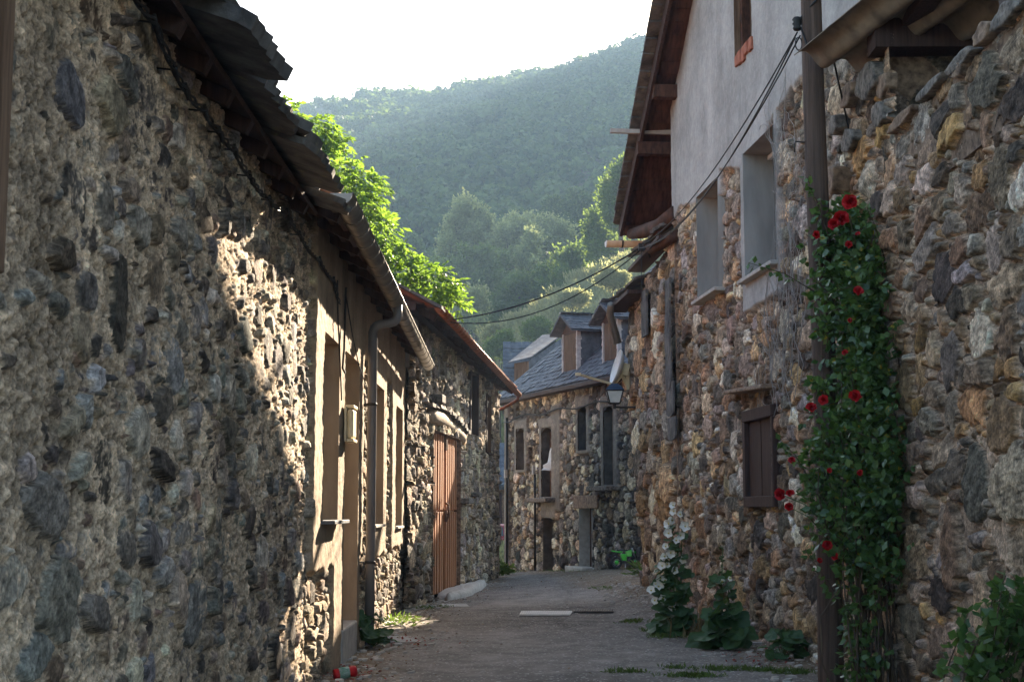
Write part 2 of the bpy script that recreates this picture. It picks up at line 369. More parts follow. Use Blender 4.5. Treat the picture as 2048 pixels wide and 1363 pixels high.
def stone_wall(name, parent, pl, us, zs, sizes, n, sep, pal, mortar, rng, relief=.035, holes=(), plaster=None, pcol=(.4, .33, .25), edge=(.008, .03), asp=(1.1, 2.0), loose=1.2, top=None, rough=.012, dirt=.25, bury=0.0, endcut=None, p=2.6, warp=.05, depthvar=1.0, seed=1, pgrain=.006, specials=(), keepseed=None, poly=.85, pits=0.0, srough=1.0, fwarp=.012, dive=False, pstreak=.38, con=1.5, recess_=.85, layz=42, groove=.024):
    """a wall as one fine sheet: stones laid by size, each with its own colour, tilt and bulge, mortar between"""
    for (a, b, c, d) in holes:                       # keep grid lines on the edges of openings
        for q in (a, b): us[np.argmin(abs(us - q))] = q
        for q in (c, d): zs[np.argmin(abs(zs - q))] = q
    us = np.sort(us); zs = np.sort(zs)
    U, Z = np.meshgrid(us, zs, indexing='ij')
    Uw = U + warp * (fbm(U * 5, Z * 5, seed, 3)) * 1.6; Zw = Z + warp * (fbm(U * 5 + 50, Z * 5 + 9, seed + 7, 3)) * 1.6
    Uw = Uw + fwarp * fbm(U * 22, Z * 22, seed + 3, 2); Zw = Zw + fwarp * fbm(U * 22 + 5, Z * 22, seed + 4, 2)
    S = scatter_seeds(us[0] - .1, us[-1] + .1, zs[0] - .1, zs[-1] + .1, sizes, n, sep, rng, asp)
    S = list(specials) + [q for q in S if not any(((q[0] - t[0]) / (q[2] + t[2])) ** 2 + ((q[1] - t[1]) / (q[3] + t[3])) ** 2 < .9 for t in specials)]
    if keepseed: S = [q for q in S if rng.random() < keepseed(q[0], q[1])]
    F1 = np.full(U.shape, 9.0); F2 = np.full(U.shape, 9.0); ID = np.zeros(U.shape, np.int32); TL = np.zeros(U.shape); T2 = np.zeros(U.shape)
    for i, (x, y, rx, ry) in enumerate(S):
        m = 2.3
        i0, i1 = np.searchsorted(us, (x - rx * m - .05, x + rx * m + .05)); j0, j1 = np.searchsorted(zs, (y - ry * m - .05, y + ry * m + .05))
        if i1 <= i0 or j1 <= j0: continue
        sl = (slice(i0, i1), slice(j0, j1))
        a = rng.normal(0, .16); ca, sa = math.cos(a), math.sin(a)
        dx = Uw[sl] - x; dz = Zw[sl] - y
        lx = (dx * ca + dz * sa) / rx; lz = (-dx * sa + dz * ca) / ry
        if rng.random() < poly:                           # broken block: a ring of straight edges
            K = int(rng.integers(4, 8)); a0 = rng.uniform(0, 6.28); acc = 0
            for q in range(K):
                t = a0 + 2 * math.pi * (q + rng.uniform(-.32, .32)) / K; rr = rng.uniform(.74, 1.02) if K > 4 else rng.uniform(.7, .9)
                acc = acc + np.clip((lx * math.cos(t) + lz * math.sin(t)) / rr, 0, 9) ** 14
            d = acc ** (1 / 14)
        else:
            pw = p * rng.uniform(.8, 1.5)
            d = (abs(lx) ** pw + abs(lz) ** pw) ** (1 / pw)
        f1 = F1[sl]; f2 = F2[sl]; k = d < f1
        F2[sl] = np.where(k, f1, np.minimum(f2, d)); F1[sl] = np.where(k, d, f1)
        ID[sl] = np.where(k, i, ID[sl]); TL[sl] = np.where(k, lx * rng.normal(0, .3) + lz * rng.normal(0, .3), TL[sl]); T2[sl] = np.where(k, rng.uniform(.0, .5) + lx * rng.normal(0, .75) + lz * rng.normal(0, .75), T2[sl])
    N = len(S)
    rad = np.array([min(s[2], s[3]) for s in S]); 
    prot = rng.normal(0, 1, N); dome = rng.uniform(.15, 1.0, N)
    pi = rng.integers(0, len(pal), N); base = np.array(pal)[pi] * rng.uniform(.72, 1.28, (N, 1)) * (1 + rng.normal(0, .035, (N, 3)))
    r = rad[ID]
    e = np.minimum((F2 - F1) * r * .55, (loose - F1) * r)
    m = sst(edge[0], edge[1], e + .012 * fbm(U * 30, Z * 30, seed + 20, 2))
    n1 = fbm(U * 14, Z * 14, seed + 30, 4); n2 = fbm(U * 50, Z * 50, seed + 31, 3); n3 = fbm(U * 2, Z * 2, seed + 32, 3)
    lay = fbm(U * 5 + 3 * TL, Z * layz + 14 * TL, seed + 40, 3)
    n4 = fbm(U * 110, Z * 110, seed + 33, 2)
    chip = np.floor(5 * (fbm(U * 9 + 4 * TL, Z * 26 + 9 * TL, seed + 90, 3) + .5)) / 5 - .5
    hs = relief * (.42 * prot[ID] * depthvar + .1 * dome[ID] * (1 - np.clip(F1, 0, 1.2) ** 4) + .6 * np.minimum(TL, T2)) + srough * rough * (.45 * n1 + .9 * n2 + .45 * lay + .45 * n4) - bury * (rng.random(N)[ID] > .6)
    hs = hs + srough * rough * .55 * chip
    hm = -relief * recess_ + rough * (1.6 * n1 + 1.1 * n2) + .03 * n3 - pits * sst(.08, .3, fbm(U * 44, Z * 44, seed + 95, 2)) + pits * .5 * fbm(U * 60, Z * 60, seed + 96, 2)
    h = m * hs + (1 - m) * hm - groove * np.exp(-((e - edge[0]) / .0075) ** 2)
    if bury: h = np.maximum(h, hm + .004 * n2)
    stone = (m > .5) if not bury else (m > .5) & (hs > hm)
    sm = sst(.25, .8, m) if not bury else sst(-.004, .006, m * hs + (1 - m) * hm - hm - .002)
    c = base[ID] * (1 + 1.0 * n1 + .95 * lay + .6 * n2 + .45 * n4 + .25 * chip)[..., None]
    cm = np.array(mortar) * (1 + .55 * n1 + .7 * n3 + .6 * n2 + .4 * n4 - 1.2 * (pits > 0) * sst(.06, .28, fbm(U * 44, Z * 44, seed + 95, 2)) * .55)[..., None]
    c = c * sm[..., None] + cm * (1 - sm)[..., None]
    st = fbm(U * .9 + 7, Z * .5, seed + 60, 4)       # soot and damp
    c = c * (1 - dirt * sst(.0, .25, st))[..., None]
    c = np.clip(c, .004, 2); c = c * ((c.mean(-1, keepdims=True) / .24) ** (con - 1))
    c = c * .96 + c.mean(-1, keepdims=True) * .04               # contrast raised: the dark ones darker, the pale ones paler
    if plaster is not None:
        q = plaster(U, Z) + .0
        q = np.clip(q, 0, 1)
        hp = relief * 1.1 + pgrain * (1.8 * n1 + n2) + .02 * n3
        h = h * (1 - q) + hp * q
        streak = fbm(U * 3.2, Z * .45, seed + 80, 4)
        cp = np.array(pcol) * (1 + .45 * n3 + pstreak * streak + .18 * n1 + .12 * n2)[..., None]
        c = c * (1 - q[..., None]) + cp * q[..., None]
    c = np.clip(c, .008, .8)
    al = np.ones(U.shape) if plaster is None else 1 - q
    c = np.concatenate([c, al[..., None]], -1)
    if dive: h[0, :] = -.09
    # sheet
    O = np.array(pl.O); d = np.array(pl.d); nn = np.array(pl.n)
    V = O + U[..., None] * d + h[..., None] * nn
    V[..., 2] = Z
    nu, nz = U.shape
    idx = np.arange(nu * nz).reshape(nu, nz)
    uc = (us[:-1] + us[1:]) / 2; zc = (zs[:-1] + zs[1:]) / 2
    UC, ZC = np.meshgrid(uc, zc, indexing='ij')
    keep = np.ones(UC.shape, bool)
    for (a, b, c0, d0) in holes: keep &= ~((UC > a) & (UC < b) & (ZC > c0) & (ZC < d0))
    if top is not None: keep &= ZC < top(UC)
    if endcut is not None: keep &= ~endcut(UC, ZC)
    q = np.stack([idx[:-1, :-1], idx[1:, :-1], idx[1:, 1:], idx[:-1, 1:]], -1)[keep]
    # orientation: make the normals look to the street
    if Vector(d).cross(Vector((0, 0, 1))).dot(Vector(nn)) < 0: q = q[:, ::-1].copy()
    used = np.zeros(nu * nz, bool); used[q.ravel()] = True
    remap = np.cumsum(used) - 1
    V = V.reshape(-1, 3)[used]; c = c.reshape(-1, 4)[used]; q = remap[q]
    return mesh_np(name, V, q, M['stone'], parent, cols=c)

def recess(name, parent, pl, u0, u1, z0, z1, depth, m, lip=.02, arch=0, back=None):
    """the reveal of an opening: five faces sunk into a wall"""
    b = MB()
    N = 7 if arch else 2
    prof = [(u0, z0)]
    for k in range(N):
        t = k / (N - 1); prof.append((u0 + (u1 - u0) * t, z1 - arch * (1 - math.sin(math.pi * t))))
    prof.append((u1, z0)); n = len(prof)
    fr = [pl.P(u, z, lip) for u, z in prof]; bk = [pl.P(u, z, -depth) for u, z in prof]
    b.add(fr + bk, [(k, (k + 1) % n, n + (k + 1) % n, n + k) for k in range(n)])
    if arch:
        for k in range(1, N):
            (ua, za), (ub, zb) = prof[k], prof[k + 1]
            b.add([pl.P(ua, za, lip), pl.P(ub, zb, lip), pl.P(ub, z1 + .03, lip), pl.P(ua, z1 + .03, lip)], [(0, 1, 2, 3)])
    o = b.build(name, m, parent)
    if back:
        q = MB(); q.add(bk, [tuple(range(n))]); q.build(back[0], back[1], o)
    return o

def rock(name, m, parent, pl, u, z, w, h, of, dep, seed):
    """a broken block standing proud of a wall"""
    rq = np.random.default_rng(seed); K = 6; an = [2 * math.pi * (q + rq.uniform(-.3, .3)) / K for q in range(K)]; rr = [rq.uniform(.78, 1.0) for _ in range(K)]
    N, J = 40, 14; vs = []
    for j in range(J):
        t = j / (J - 1); sc = min(1, (1 - t) * 3.2 + .0) if t > .69 else 1; o_ = of + dep * (t / .69 if t < .69 else 1) + (.0 if t < .69 else .012 * (t - .69))
        for k in range(N):
            a = 2 * math.pi * k / N; d = 1 / sum(max(0, math.cos(a - q) / r) ** 16 for q, r in zip(an, rr)) ** (1 / 16)
            d = min(d, 1.25) * sc; x, y = math.cos(a) * d * w, math.sin(a) * d * h
            nz_ = .16 * float(fbm(np.array([x * 9 + seed]), np.array([y * 26 + o_ * 9]), seed, 3)[0])
            vs.append(pl.P(u + x * (1 + nz_), z + y * (1 + nz_), o_ + .14 * nz_ + .12 * x * rq.normal(0, .02)))
    b = MB(); b.add(vs, [(j * N + k, j * N + (k + 1) % N, (j + 1) * N + (k + 1) % N, (j + 1) * N + k) for j in range(J - 1) for k in range(N)] + [tuple((J - 1) * N + k for k in range(N))], True)
    return b.build(name, m, parent)
# ------------------------------------------------------------------ roofs
def slates(b, o, along, up, length, rows, step, w, thick, rng, first=0.0, jit=.25, edge=6, lift=.0, tail=1.9, rough=True, start=None):
    """courses of slates: each an uneven plate lying on the course below it; o = eave start, rows climb along up"""
    o = Vector(o); along = Vector(along).normalized(); up = Vector(up).normalized(); nrm = along.cross(up).normalized()
    if nrm.z < 0: nrm = -nrm
    for r in range(rows):
        x = -rng.uniform(0, w); s0 = first + r * step
        lo = 0 if start is None else start(s0)
        L = length if not callable(length) else length(s0)
        while x < L:
            ww = w * rng.uniform(.6, 1.4); x0 = max(x, lo); x1 = min(x + ww * .985, L)
            x += ww
            if x1 - x0 < .04: continue
            ln = step * tail; th = thick * rng.uniform(.7, 1.4)
            base = s0 + rng.normal(0, jit * step * .35)
            n = edge; pts = []
            for k in range(n + 1):                                     # ragged lower edge
                t = k / n; cut = 0
                if rough: cut = rng.uniform(0, .12) * step + (.16 * step if k in (0, n) else 0)
                pts.append((x0 + (x1 - x0) * t, base + cut))
            pts += [(x1, base + ln), (x0, base + ln)]
            tl = rng.normal(0, .012) * step
            P = []
            for (a, c) in pts:
                h = lift + th * .3 + (1 - (c - base) / ln) * thick * 1.9 + tl * (a - x0) / w * 4 + rng.normal(0, thick * .06)
                P.append(o + along * a + up * c + nrm * h)
            b.prism(P, nrm * th)

def corrugated(b, o, along, up, L, run, period, amp, th, nper=6, sag=0):
    o = Vector(o); along = Vector(along).normalized(); up = Vector(up).normalized(); nrm = along.cross(up).normalized()
    if nrm.z < 0: nrm = -nrm
    n = int(L / period * nper) + 1; m = 10
    vs = []; fs = []
    for side in (0, 1):
        for i in range(n + 1):
            a = L * i / n; h = amp * math.sin(2 * math.pi * a / period) + th * side
            for j in range(m + 1):
                t = j / m
                vs.append(o + along * a + up * (run * t) + nrm * (h - sag * math.sin(math.pi * t)))
    K = (n + 1) * (m + 1)
    for i in range(n):
        for j in range(m):
            a = i * (m + 1) + j
            fs.append((a, a + m + 1, a + m + 2, a + 1)); fs.append((K + a, K + a + 1, K + a + m + 2, K + a + m + 1))
        a = i * (m + 1); fs.append((a, K + a, K + a + m + 1, a + m + 1))
        a = i * (m + 1) + m; fs.append((a, a + m + 1, K + a + m + 1, K + a))
    for i in (0, n):
        for j in range(m):
            a = i * (m + 1) + j; fs.append((a, a + 1, K + a + 1, K + a))
    b.add(vs, fs, True)

def gutter(name, m, parent, a, b_, r, out, cap=None, bands=.45, bandm=None, th=.006):
    """half-round gutter from a to b_, its open side up; out = direction to the street"""
    a = Vector(a); b_ = Vector(b_); d = (b_ - a).normalized(); out = Vector(out); up = out.cross(d)
    if up.z < 0: up = -up
    g = MB(); N = 12; vs = []; fs = []
    def ring(c, rr): return [c + out * (rr * math.cos(math.pi * k / N)) - up * (rr * math.sin(math.pi * k / N)) for k in range(N + 1)]
    o1, o2, i1, i2 = ring(a, r), ring(b_, r), ring(a, r - th), ring(b_, r - th); n = N + 1
    vs = o1 + o2 + i1 + i2
    for k in range(N):
        fs += [(k, k + 1, n + k + 1, n + k), (2 * n + k, 3 * n + k, 3 * n + k + 1, 2 * n + k + 1), (k, 2 * n + k, 2 * n + k + 1, k + 1), (n + k, n + k + 1, 3 * n + k + 1, 3 * n + k)]
    fs += [(0, n, 3 * n, 2 * n), (N, 2 * n + N, 3 * n + N, n + N)]
    g.add(vs, fs, True)
    g.tube([a + out * r, b_ + out * r], r * .13, 6)
    o = g.build(name, m, parent)
    L = (b_ - a).length; k = bands * .5
    while k < L:
        h = MB(); c = a + d * k; pts = [c + out * ((r + .006) * math.cos(math.pi * q / 8)) - up * ((r + .006) * math.sin(math.pi * q / 8)) for q in range(9)]
        for p, q in zip(pts, pts[1:]): h.beam(p, q, .028, .006, up=out)
        h.tube([c + out * (r * 1.02) + up * .005, c + out * (r * .99) + up * .03, c + out * (r * .3) + up * .035], .009, 5)
        k += bands
        h.build('gutter_band', bandm or m, o)
    if cap:
        c = MB(); c.prism(ring(a - d * .004, r * 1.01), -d * .012); c.build('gutter_end', cap, o)
        c = MB(); c.prism(ring(b_ + d * .004, r * 1.01), d * .012); c.build('gutter_end', m, o)
    return o

# ------------------------------------------------------------------ the long house on the left
lh = thing('stone_house', (-1.8, 12, 0), 'long low stone house with rough slab roof, tan window surrounds and zinc gutter', 'house')
uA = LEFT.U(621)                                       # where the plaster begins
stone_wall('wall', lh, LEFT, pix_u(LEFT, 3.6, uA + .0, .95, .012, .03), np.arange(-.3, 4.08, .0105),
           [(.14, .04), (.1, .14), (.072, .4), (.048, .9), (.03, 1.3)], 13000, .88, [tuple(v * .86 for v in q) for q in PAL_COBBLE], (.47, .37, .265), RNG, relief=.028, srough=.45, layz=13, con=1.32, fwarp=.004, loose=1.04, edge=(.0, .014),
           asp=(1.0, 2.5), bury=.022, rough=.022, p=2.2, warp=.06, dirt=.3, seed=3, poly=.4, pits=.028, keepseed=lambda x, y: .3 if x < 5.6 else .96,
           specials=[(6.55, 2.55, .15, .24), (7.2, 2.75, .2, .13), (6.35, 1.75, .14, .17), (6.75, 1.72, .13, .1), (7.75, 2.0, .15, .09), (8.3, 1.0, .3, .16), (5.7, 3.3, .18, .13), (9.2, 2.1, .2, .12), (7.9, 1.1, .2, .13), (6.2, .9, .2, .14), (7.0, .75, .16, .13), (9.6, 1.2, .3, .14), (10.2, 2.6, .25, .1)])
def UV(x, y): return LEFT.uz(x, y)
w1 = (LEFT.U(637), LEFT.U(667), UV(650, 1044)[1], UV(641, 664)[1])
dr = (LEFT.U(681), LEFT.U(708.5), UV(685, 1254)[1], UV(693, 711)[1])
w2 = (LEFT.U(741), LEFT.U(760), UV(752, 1051)[1], UV(755, 775)[1])
w3 = (LEFT.U(787), LEFT.U(798.5), UV(791, 1054)[1], UV(792, 815)[1])
zb = UV(634, 1142)[1]; f1, f2, f3, f4, f5, f6 = [LEFT.U(q) for q in (621.5, 721, 738, 768, 779, 807)]
def left_plaster(U, Z):
    nz_ = .10 * fbm(U * 3, Z * 3, 91, 4)
    def box(a, b, c, d, s=.035): return sst(-s, s, U - a + nz_ * .6) * sst(-s, s, b - U + nz_ * .6) * sst(-s, s, Z - c + nz_) * sst(-s, s, d - Z)
    q = box(f1 - .07, f2, zb, 9); q = np.maximum(q, box(dr[0] - .75, f2 - .25, -2, 2)); q = np.maximum(q, box(f3, f4, zb - .05, 9)); q = np.maximum(q, box(f5, f6 - .1, zb - .02, 9))
    q = np.maximum(q, box(f1 - .07, f6, w1[3] + .18, 9))
    return q
stone_wall('plastered_wall', lh, LEFT, pix_u(LEFT, uA - .12, f6 + .25, .8, .014, .03), np.arange(-.3, 4.3, .013),
           [(.12, .08), (.085, .3), (.06, .45), (.04, .4)], 8000, .8, PAL_BARN, (.38, .3, .22), RNG, relief=.04, loose=1.4, edge=(.002, .013), asp=(1.5, 3.6), rough=.014,
           holes=[w1, dr, w2, w3], plaster=left_plaster, pcol=(.33, .25, .172), dirt=.2, seed=9, pgrain=.009, warp=.03, dive=True, pstreak=.8)
# openings
def left_window(q, label=None, sillm=None, so=.1):
    o = recess('window', lh, LEFT, q[0], q[1], q[2], q[3], .42, M['plaster'], lip=.055, back=('shutter', M['wood_old']))
    if label: o['label'] = label
    s = MB(); s.pbox(LEFT, q[0] - .03, q[1] + .05, q[2] - .012, q[2] + .022, -.3, so); s.build('sill', sillm or M['concrete'], o, bevel=.005)
    return o
left_window(w1, 'window with a thin grey slate sill', M['slate'], .17); left_window(w2, 'narrow window just past the downpipe', so=.09); left_window(w3, 'last narrow window before the barn', so=.09)
o = recess('door', lh, LEFT, dr[0], dr[1], dr[2], dr[3], .4, M['plaster'], lip=.055, back=('door_leaf', M['wood_old']))
s = MB(); s.pbox(LEFT, dr[0] - .04, dr[1] + .03, -.2, dr[2] + .012, -.38, .06); s.build('doorstep', M['concrete'], o, bevel=.02)
# body and roofs behind the street wall
pitch = .466
def zr(x, z0=4.2, x0=-1.5): return z0 + (x0 - x) * pitch
b = MB()
for (y0, y1) in ((3.0, uA - .02), (uA, 23.6)):
    pts = [(-2.4, y0, -.4), (-2.4, y0, zr(-2.4) - .3), (-5.6, y0, zr(-5.6) - .3), (-8.8, y0, zr(-2.4) - .3), (-8.8, y0, -.4)]
    b.prism(pts, (0, y1 - y0, 0))
b.build('rear_wall', M['stone_brown'], lh)
b = MB(); k = .1                                         # near end wall and the timber jamb at the edge of the view
b.box((-2.4, 3.0, -.3), (-1.82, 3.55, 4.1)); b.build('end_wall', M['stone_brown'], lh)
b = MB(); b.box((-1.86, 4.72, 2.4), (-1.75, 4.85, 4.2)); b.build('timber_jamb', M['wood_old'], lh, bevel=.01)
along = Vector((0, 1, 0)); up = Vector((-1, 0, pitch)).normalized()
b = MB(); rs = np.random.default_rng(4)
slates(b, (-1.5, 3.0, 3.93), along, up, 8.7, 1, .5, 1.3, .06, rs, first=.02, jit=.45, lift=0, edge=13)
slates(b, (-1.52, 3.0, 3.94), along, up, 8.72, 8, .55, 1.35, .065, rs, first=-.03, jit=.5, lift=.06, edge=13)
so = b.build('slab_roof', M['slab'], lh)
for y in np.arange(3.2, 11.6, .62): b = MB(); b.beam((-1.66, y, zr(-1.66, 4.03) - .12), (-2.6, y, zr(-2.6, 4.03) - .12), .09, .09); b.build('rafter', M['wood_dark'], so)
b = MB()
b.beam((-1.72, 3, zr(-1.72, 4.03) - .055), (-1.72, 11.7, zr(-1.72, 4.03) - .055), .2, .03, up=(.42, 0, .9)); b.beam((-1.95, 3, zr(-1.95, 4.03) - .055), (-1.95, 11.7, zr(-1.95, 4.03) - .055), .22, .03, up=(.42, 0, .9))
b.build('sheathing', M['wood_dark'], so)
b = MB(); b.hexa([(-5.6, 3, zr(-5.6) - .05), (-9.4, 3, zr(-1.9) - .1), (-9.4, 23.9, zr(-1.9) - .1), (-5.6, 23.9, zr(-5.6) - .05), (-5.6, 3, zr(-5.6) + .1), (-9.4, 3, zr(-1.9) + .05), (-9.4, 23.9, zr(-1.9) + .05), (-5.6, 23.9, zr(-5.6) + .1)])
b.build('rear_roof', M['slab'], lh)
b = MB(); corrugated(b, (-1.42, 11.72, 4.16), along, up, 12.2, 4.7, .22, .045, .015, 8)
tr = b.build('tile_roof', M['tile'], lh)
for i, x in enumerate((-1.5, -1.615, -1.73, -1.86)):
    b = MB(); b.beam((x, 11.75, zr(x, 4.1, -1.42) - .03), (x, 23.85, zr(x, 4.1, -1.42) - .03), .045, .05)
    b.build('eave_batten', M['wood_dark'], tr)
for y in np.arange(11.9, 23.9, .8):
    b = MB(); b.beam((-1.47, y, zr(-1.47, 4.1, -1.42) - .075), (-2.5, y, zr(-2.5, 4.1, -1.42) - .075), .07, .09)
    b.build('rafter', M['wood_dark'], tr)
b = MB(); b.beam((-1.95, 11.7, 4.22), (-1.95, 23.85, 4.22), .3, .1); b.build('wall_plate', M['wood_old'], tr)
gutter('gutter', M['zinc'], lh, (-1.4, 11.45, 4.16), (-1.4, 23.75, 3.97), .092, (1, 0, 0), cap=M['zinc_cap'], bands=.52)
yd = 16.9
b = MB(); zt = 4.16 - .19 * (yd - 11.45) / 12.3 - .085
pts = [(-1.37, yd, zt + .02), (-1.37, yd, zt - .1)] + [(-1.37 - .1 * (1 - math.cos(a)), yd - .02, zt - .1 - .1 * math.sin(a)) for a in (.5, 1.0, 1.57)] + [(-1.56, yd - .05, zt - .215)] + [(-1.56 - .1 * math.sin(a), yd - .06, zt - .215 - .1 * (1 - math.cos(a))) for a in (.5, 1.0, 1.57)] + [(-1.66, yd - .06, 2), (-1.66, yd - .06, .02)]
b.tube(pts, .055, 14); dp = b.build('downpipe', M['pvc_grey'], lh)
for z in (.95, 2.8):
    b = MB(); b.lathe((-1.66, yd - .06, z), (0, 0, 1), [(.055, 0), (.062, .004), (.062, .03), (.055, .034)], 14); b.beam((-1.72, yd - .06, z + .016), (-1.82, yd - .06, z + .016), .02, .02)
    b.build('pipe_clamp', M['iron'], dp)

# ------------------------------------------------------------------ the barn with the plank door
bn = thing('stone_barn', tuple(BARN.P(4, -.05)), 'stone barn with brown plank double door under a pale log lintel and clay tile eaves', 'barn')
def BZ(x, y): return BARN.uz(x, y)
d_ = (BARN.U(864, 1000), BARN.U(918.5, 1000), BZ(890, 1186)[1], BZ(890, 868)[1])
s1 = (BARN.U(940), BARN.U(955), BZ(947, 868)[1], BZ(947, 745)[1])
s2 = (BARN.U(972.5), BARN.U(981), BZ(977, 905)[1], BZ(977, 790)[1])
uE = BARN.U(999, 950)
pe = Plane(BARN.O.x + BARN.n.x * .42, BARN.O.y + BARN.n.y * .42, BARN.d.x, BARN.d.y, -1)
ua, za = pe.uz(872, 632); ub, zb_ = pe.uz(1029, 790)
uE = 15.9
stone_wall('wall', bn, BARN, pix_u(BARN, 0, uE, .75, .016, .035), np.arange(-.7, 4.86, .016),
           [(.2, .05), (.14, .15), (.1, .35), (.065, .45), (.045, .4)], 11000, .8, PAL_BARN, (.3, .24, .17), RNG, relief=.06, loose=1.35, edge=(.0, .014), asp=(1.2, 3.0), rough=.022,
           holes=[d_, s1, s2], dirt=.3, seed=21, warp=.05, depthvar=1.2)
BN = BARN.n
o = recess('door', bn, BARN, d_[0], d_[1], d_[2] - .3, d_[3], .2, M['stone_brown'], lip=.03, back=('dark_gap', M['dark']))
um = (d_[0] + d_[1]) / 2 + .1
for (a, c_) in ((d_[0] + .02, um - .012), (um + .012, d_[1] - .02)):
    b = MB(); zmid = BZ(890, 1022)[1]; w = .16; x = a
    while x < c_ - .03:
        x1 = min(x + w, c_)
        for (q0, q1) in ((d_[2] + .03, zmid - .015), (zmid + .02, d_[3] - .02)):
            b.pbox(BARN, x + .006, x1 - .006, q0 + R.uniform(0, .02), q1, -.11, (-.05 if int((x - a) / w) % 2 else -.075) + R.uniform(-.006, .006))
        x = x1
    b.pbox(BARN, a, c_, d_[2] + .05, d_[3] - .1, -.14, -.112)
    lf = b.build('door_leaf', M['wood_door'], o, bevel=.004)
b = MB(); zc = BZ(890, 1022)[1]
b.pbox(BARN, um - .05, um + .05, zc - .2, zc + .02, -.05, -.0); b.tube([BARN.P(um - .02, zc + .16, -.03), BARN.P(um - .02, zc + .13, .02), BARN.P(um, zc, .03), BARN.P(um + .02, zc - .1, .02), BARN.P(um + .02, zc - .2, -.03)], .024, 8)
b.build('handle', M['wood_old'], o)
b = MB(); b.pbox(BARN, um - .04, um + .04, d_[3] - .3, d_[3] + .04, -.05, -.01); b.build('latch', M['wood_old'], o)
# log lintel and the thin stones over it
b = MB(); pts = []; rr = []
for k in range(13):
    t = k / 12; u = d_[0] - .55 + (d_[1] - d_[0] + 1.6) * t
    pts.append(BARN.P(u, d_[3] + .13 + .2 * math.sin(math.pi * (t * .8 + .12)) - .16 * t, -.06 + .02 * math.sin(9 * t))); rr.append((.145 + .02 * math.sin(7 * t) - .02 * t) * (.6 if k in (0, 12) else 1))
b.tube(pts, rr, 12); b.build('lintel', M['wood_log'], bn)
for k in range(16):
    b = MB(); t = k / 15; u = d_[0] - .5 + (d_[1] - d_[0] + 1.5) * t; z = d_[3] + .33 + .2 * math.sin(math.pi * (t * .8 + .12)) - .16 * t
    w = R.uniform(.16, .3); b.obox(BARN.P(u, z, 0), BARN.d * w, BN * R.uniform(.07, .12), Vector((BARN.d.x * R.uniform(-.2, .2), 0, R.uniform(.025, .045))))
    b.build('lintel_slate', M['stone_dark'], bn)
o = recess('window', bn, BARN, s1[0], s1[1], s1[2], s1[3], .3, M['wood_old'], lip=.02, back=('pane', M['dark']))
b = MB(); b.pbox(BARN, s1[0] - .1, s1[0] + .06, s1[2], s1[3], -.1, .03); b.pbox(BARN, s1[1] - .06, s1[1] + .05, s1[2], s1[3] + .06, -.1, .03); b.build('frame', M['wood_dark'], o)
o = recess('window', bn, BARN, s2[0], s2[1], s2[2], s2[3], .25, M['wood_old'], lip=.02, back=('pane', M['dark']))
b = MB(); b.pbox(BARN, s2[0] - .1, s2[0] + .05, s2[2], s2[3], -.1, .025); b.pbox(BARN, s2[0], s2[1] + .2, s2[2] - .05, s2[2], -.1, .06); b.build('frame', M['wood_dark'], o)
for (u, z, w, h) in ((12.0, 4.62, .4, .07), (7.6, 1.75, .5, .06), (9.5, 1.9, .3, .05), (3.0, 3.6, .25, .08)):
    b = MB(); b.obox(BARN.P(u, z, .05), BARN.d * w, BN * .13, Vector((0, 0, h)))
    b.build('corbel', M['stone_dark'], bn, bevel=.02)
# roof: verge towards us, tiles, gutter
pb = .53
b = MB(); bi = -BN
def BP(u, off, z): return BARN.P(u, z, off)
E0 = .46; Z0 = 4.86
along = BARN.d; upv = (bi + Vector((0, 0, pb))).normalized()
corrugated(b, BP(-.25, E0, Z0), along, upv, 16.3, 5.1, .21, .05, .016, 8); b.build('tile_roof', M['tile'], bn)
b = MB()
for k in range(26):                                             # slates bedded along the verge
    s_ = k * .2; c = BP(-.3 + R.uniform(-.05, .05), E0 - s_ * .88, Z0 + .03 + s_ * .47); b.obox(c, along * R.uniform(.16, .26), upv * R.uniform(.12, .18), Vector((0, 0, R.uniform(.012, .03))))
b.build('verge_slate', M['slab'], bn)
for k in range(14): b = MB(); c = .25 + k * 1.18; b.beam(BP(c, E0 - .06, Z0 - .13), BP(c, -.5, Z0 - .13 + .96 * pb * .98), .09, .11); b.build('rafter', M['wood_dark'], bn)
b = MB()
b.beam(BP(-.2, .03, Z0 + .03), BP(15.95, .03, Z0 + .03), .2, .14)
for q in (.36, .2): b.beam(BP(-.2, q, Z0 - .07 + (E0 - q) * pb), BP(16, q, Z0 - .07 + (E0 - q) * pb), .13, .02)
b.build('eave_beam', M['wood_dark'], bn)
b = MB(); b.hexa([BP(-.3, -3.9, Z0 + 2.25), BP(16, -3.9, Z0 + 2.25), BP(16, -8.6, Z0), BP(-.3, -8.6, Z0), BP(-.3, -3.9, Z0 + 2.35), BP(16, -3.9, Z0 + 2.35), BP(16, -8.6, Z0 + .1), BP(-.3, -8.6, Z0 + .1)]); b.build('rear_roof', M['tile'], bn)
b = MB(); ps = [BP(.02, -.6, -.7), BP(.02, -.6, 4.75), BP(.02, -4.0, 6.6), BP(.02, -8.0, 4.6), BP(.02, -8.0, -.7)]; b.prism(ps, BARN.d * 15.8); b.build('rear_wall', M['stone_brown'], bn)
b = MB(); b.prism([BP(.01, 0, 3.9), BP(.01, 0, 4.75), BP(.01, -.65, 5.12), BP(.01, -.65, 3.9)], BARN.d * -.04); b.pbox(BARN, -.02, .35, 4.3, 4.72, .02, .07); b.build('gable_patch', M['concrete'], bn)
b = MB(); b.pbox(BARN, 15.55, 15.85, -.7, 4.7, -.6, -.0); b.build('corner_wall', M['stone_brown'], bn)
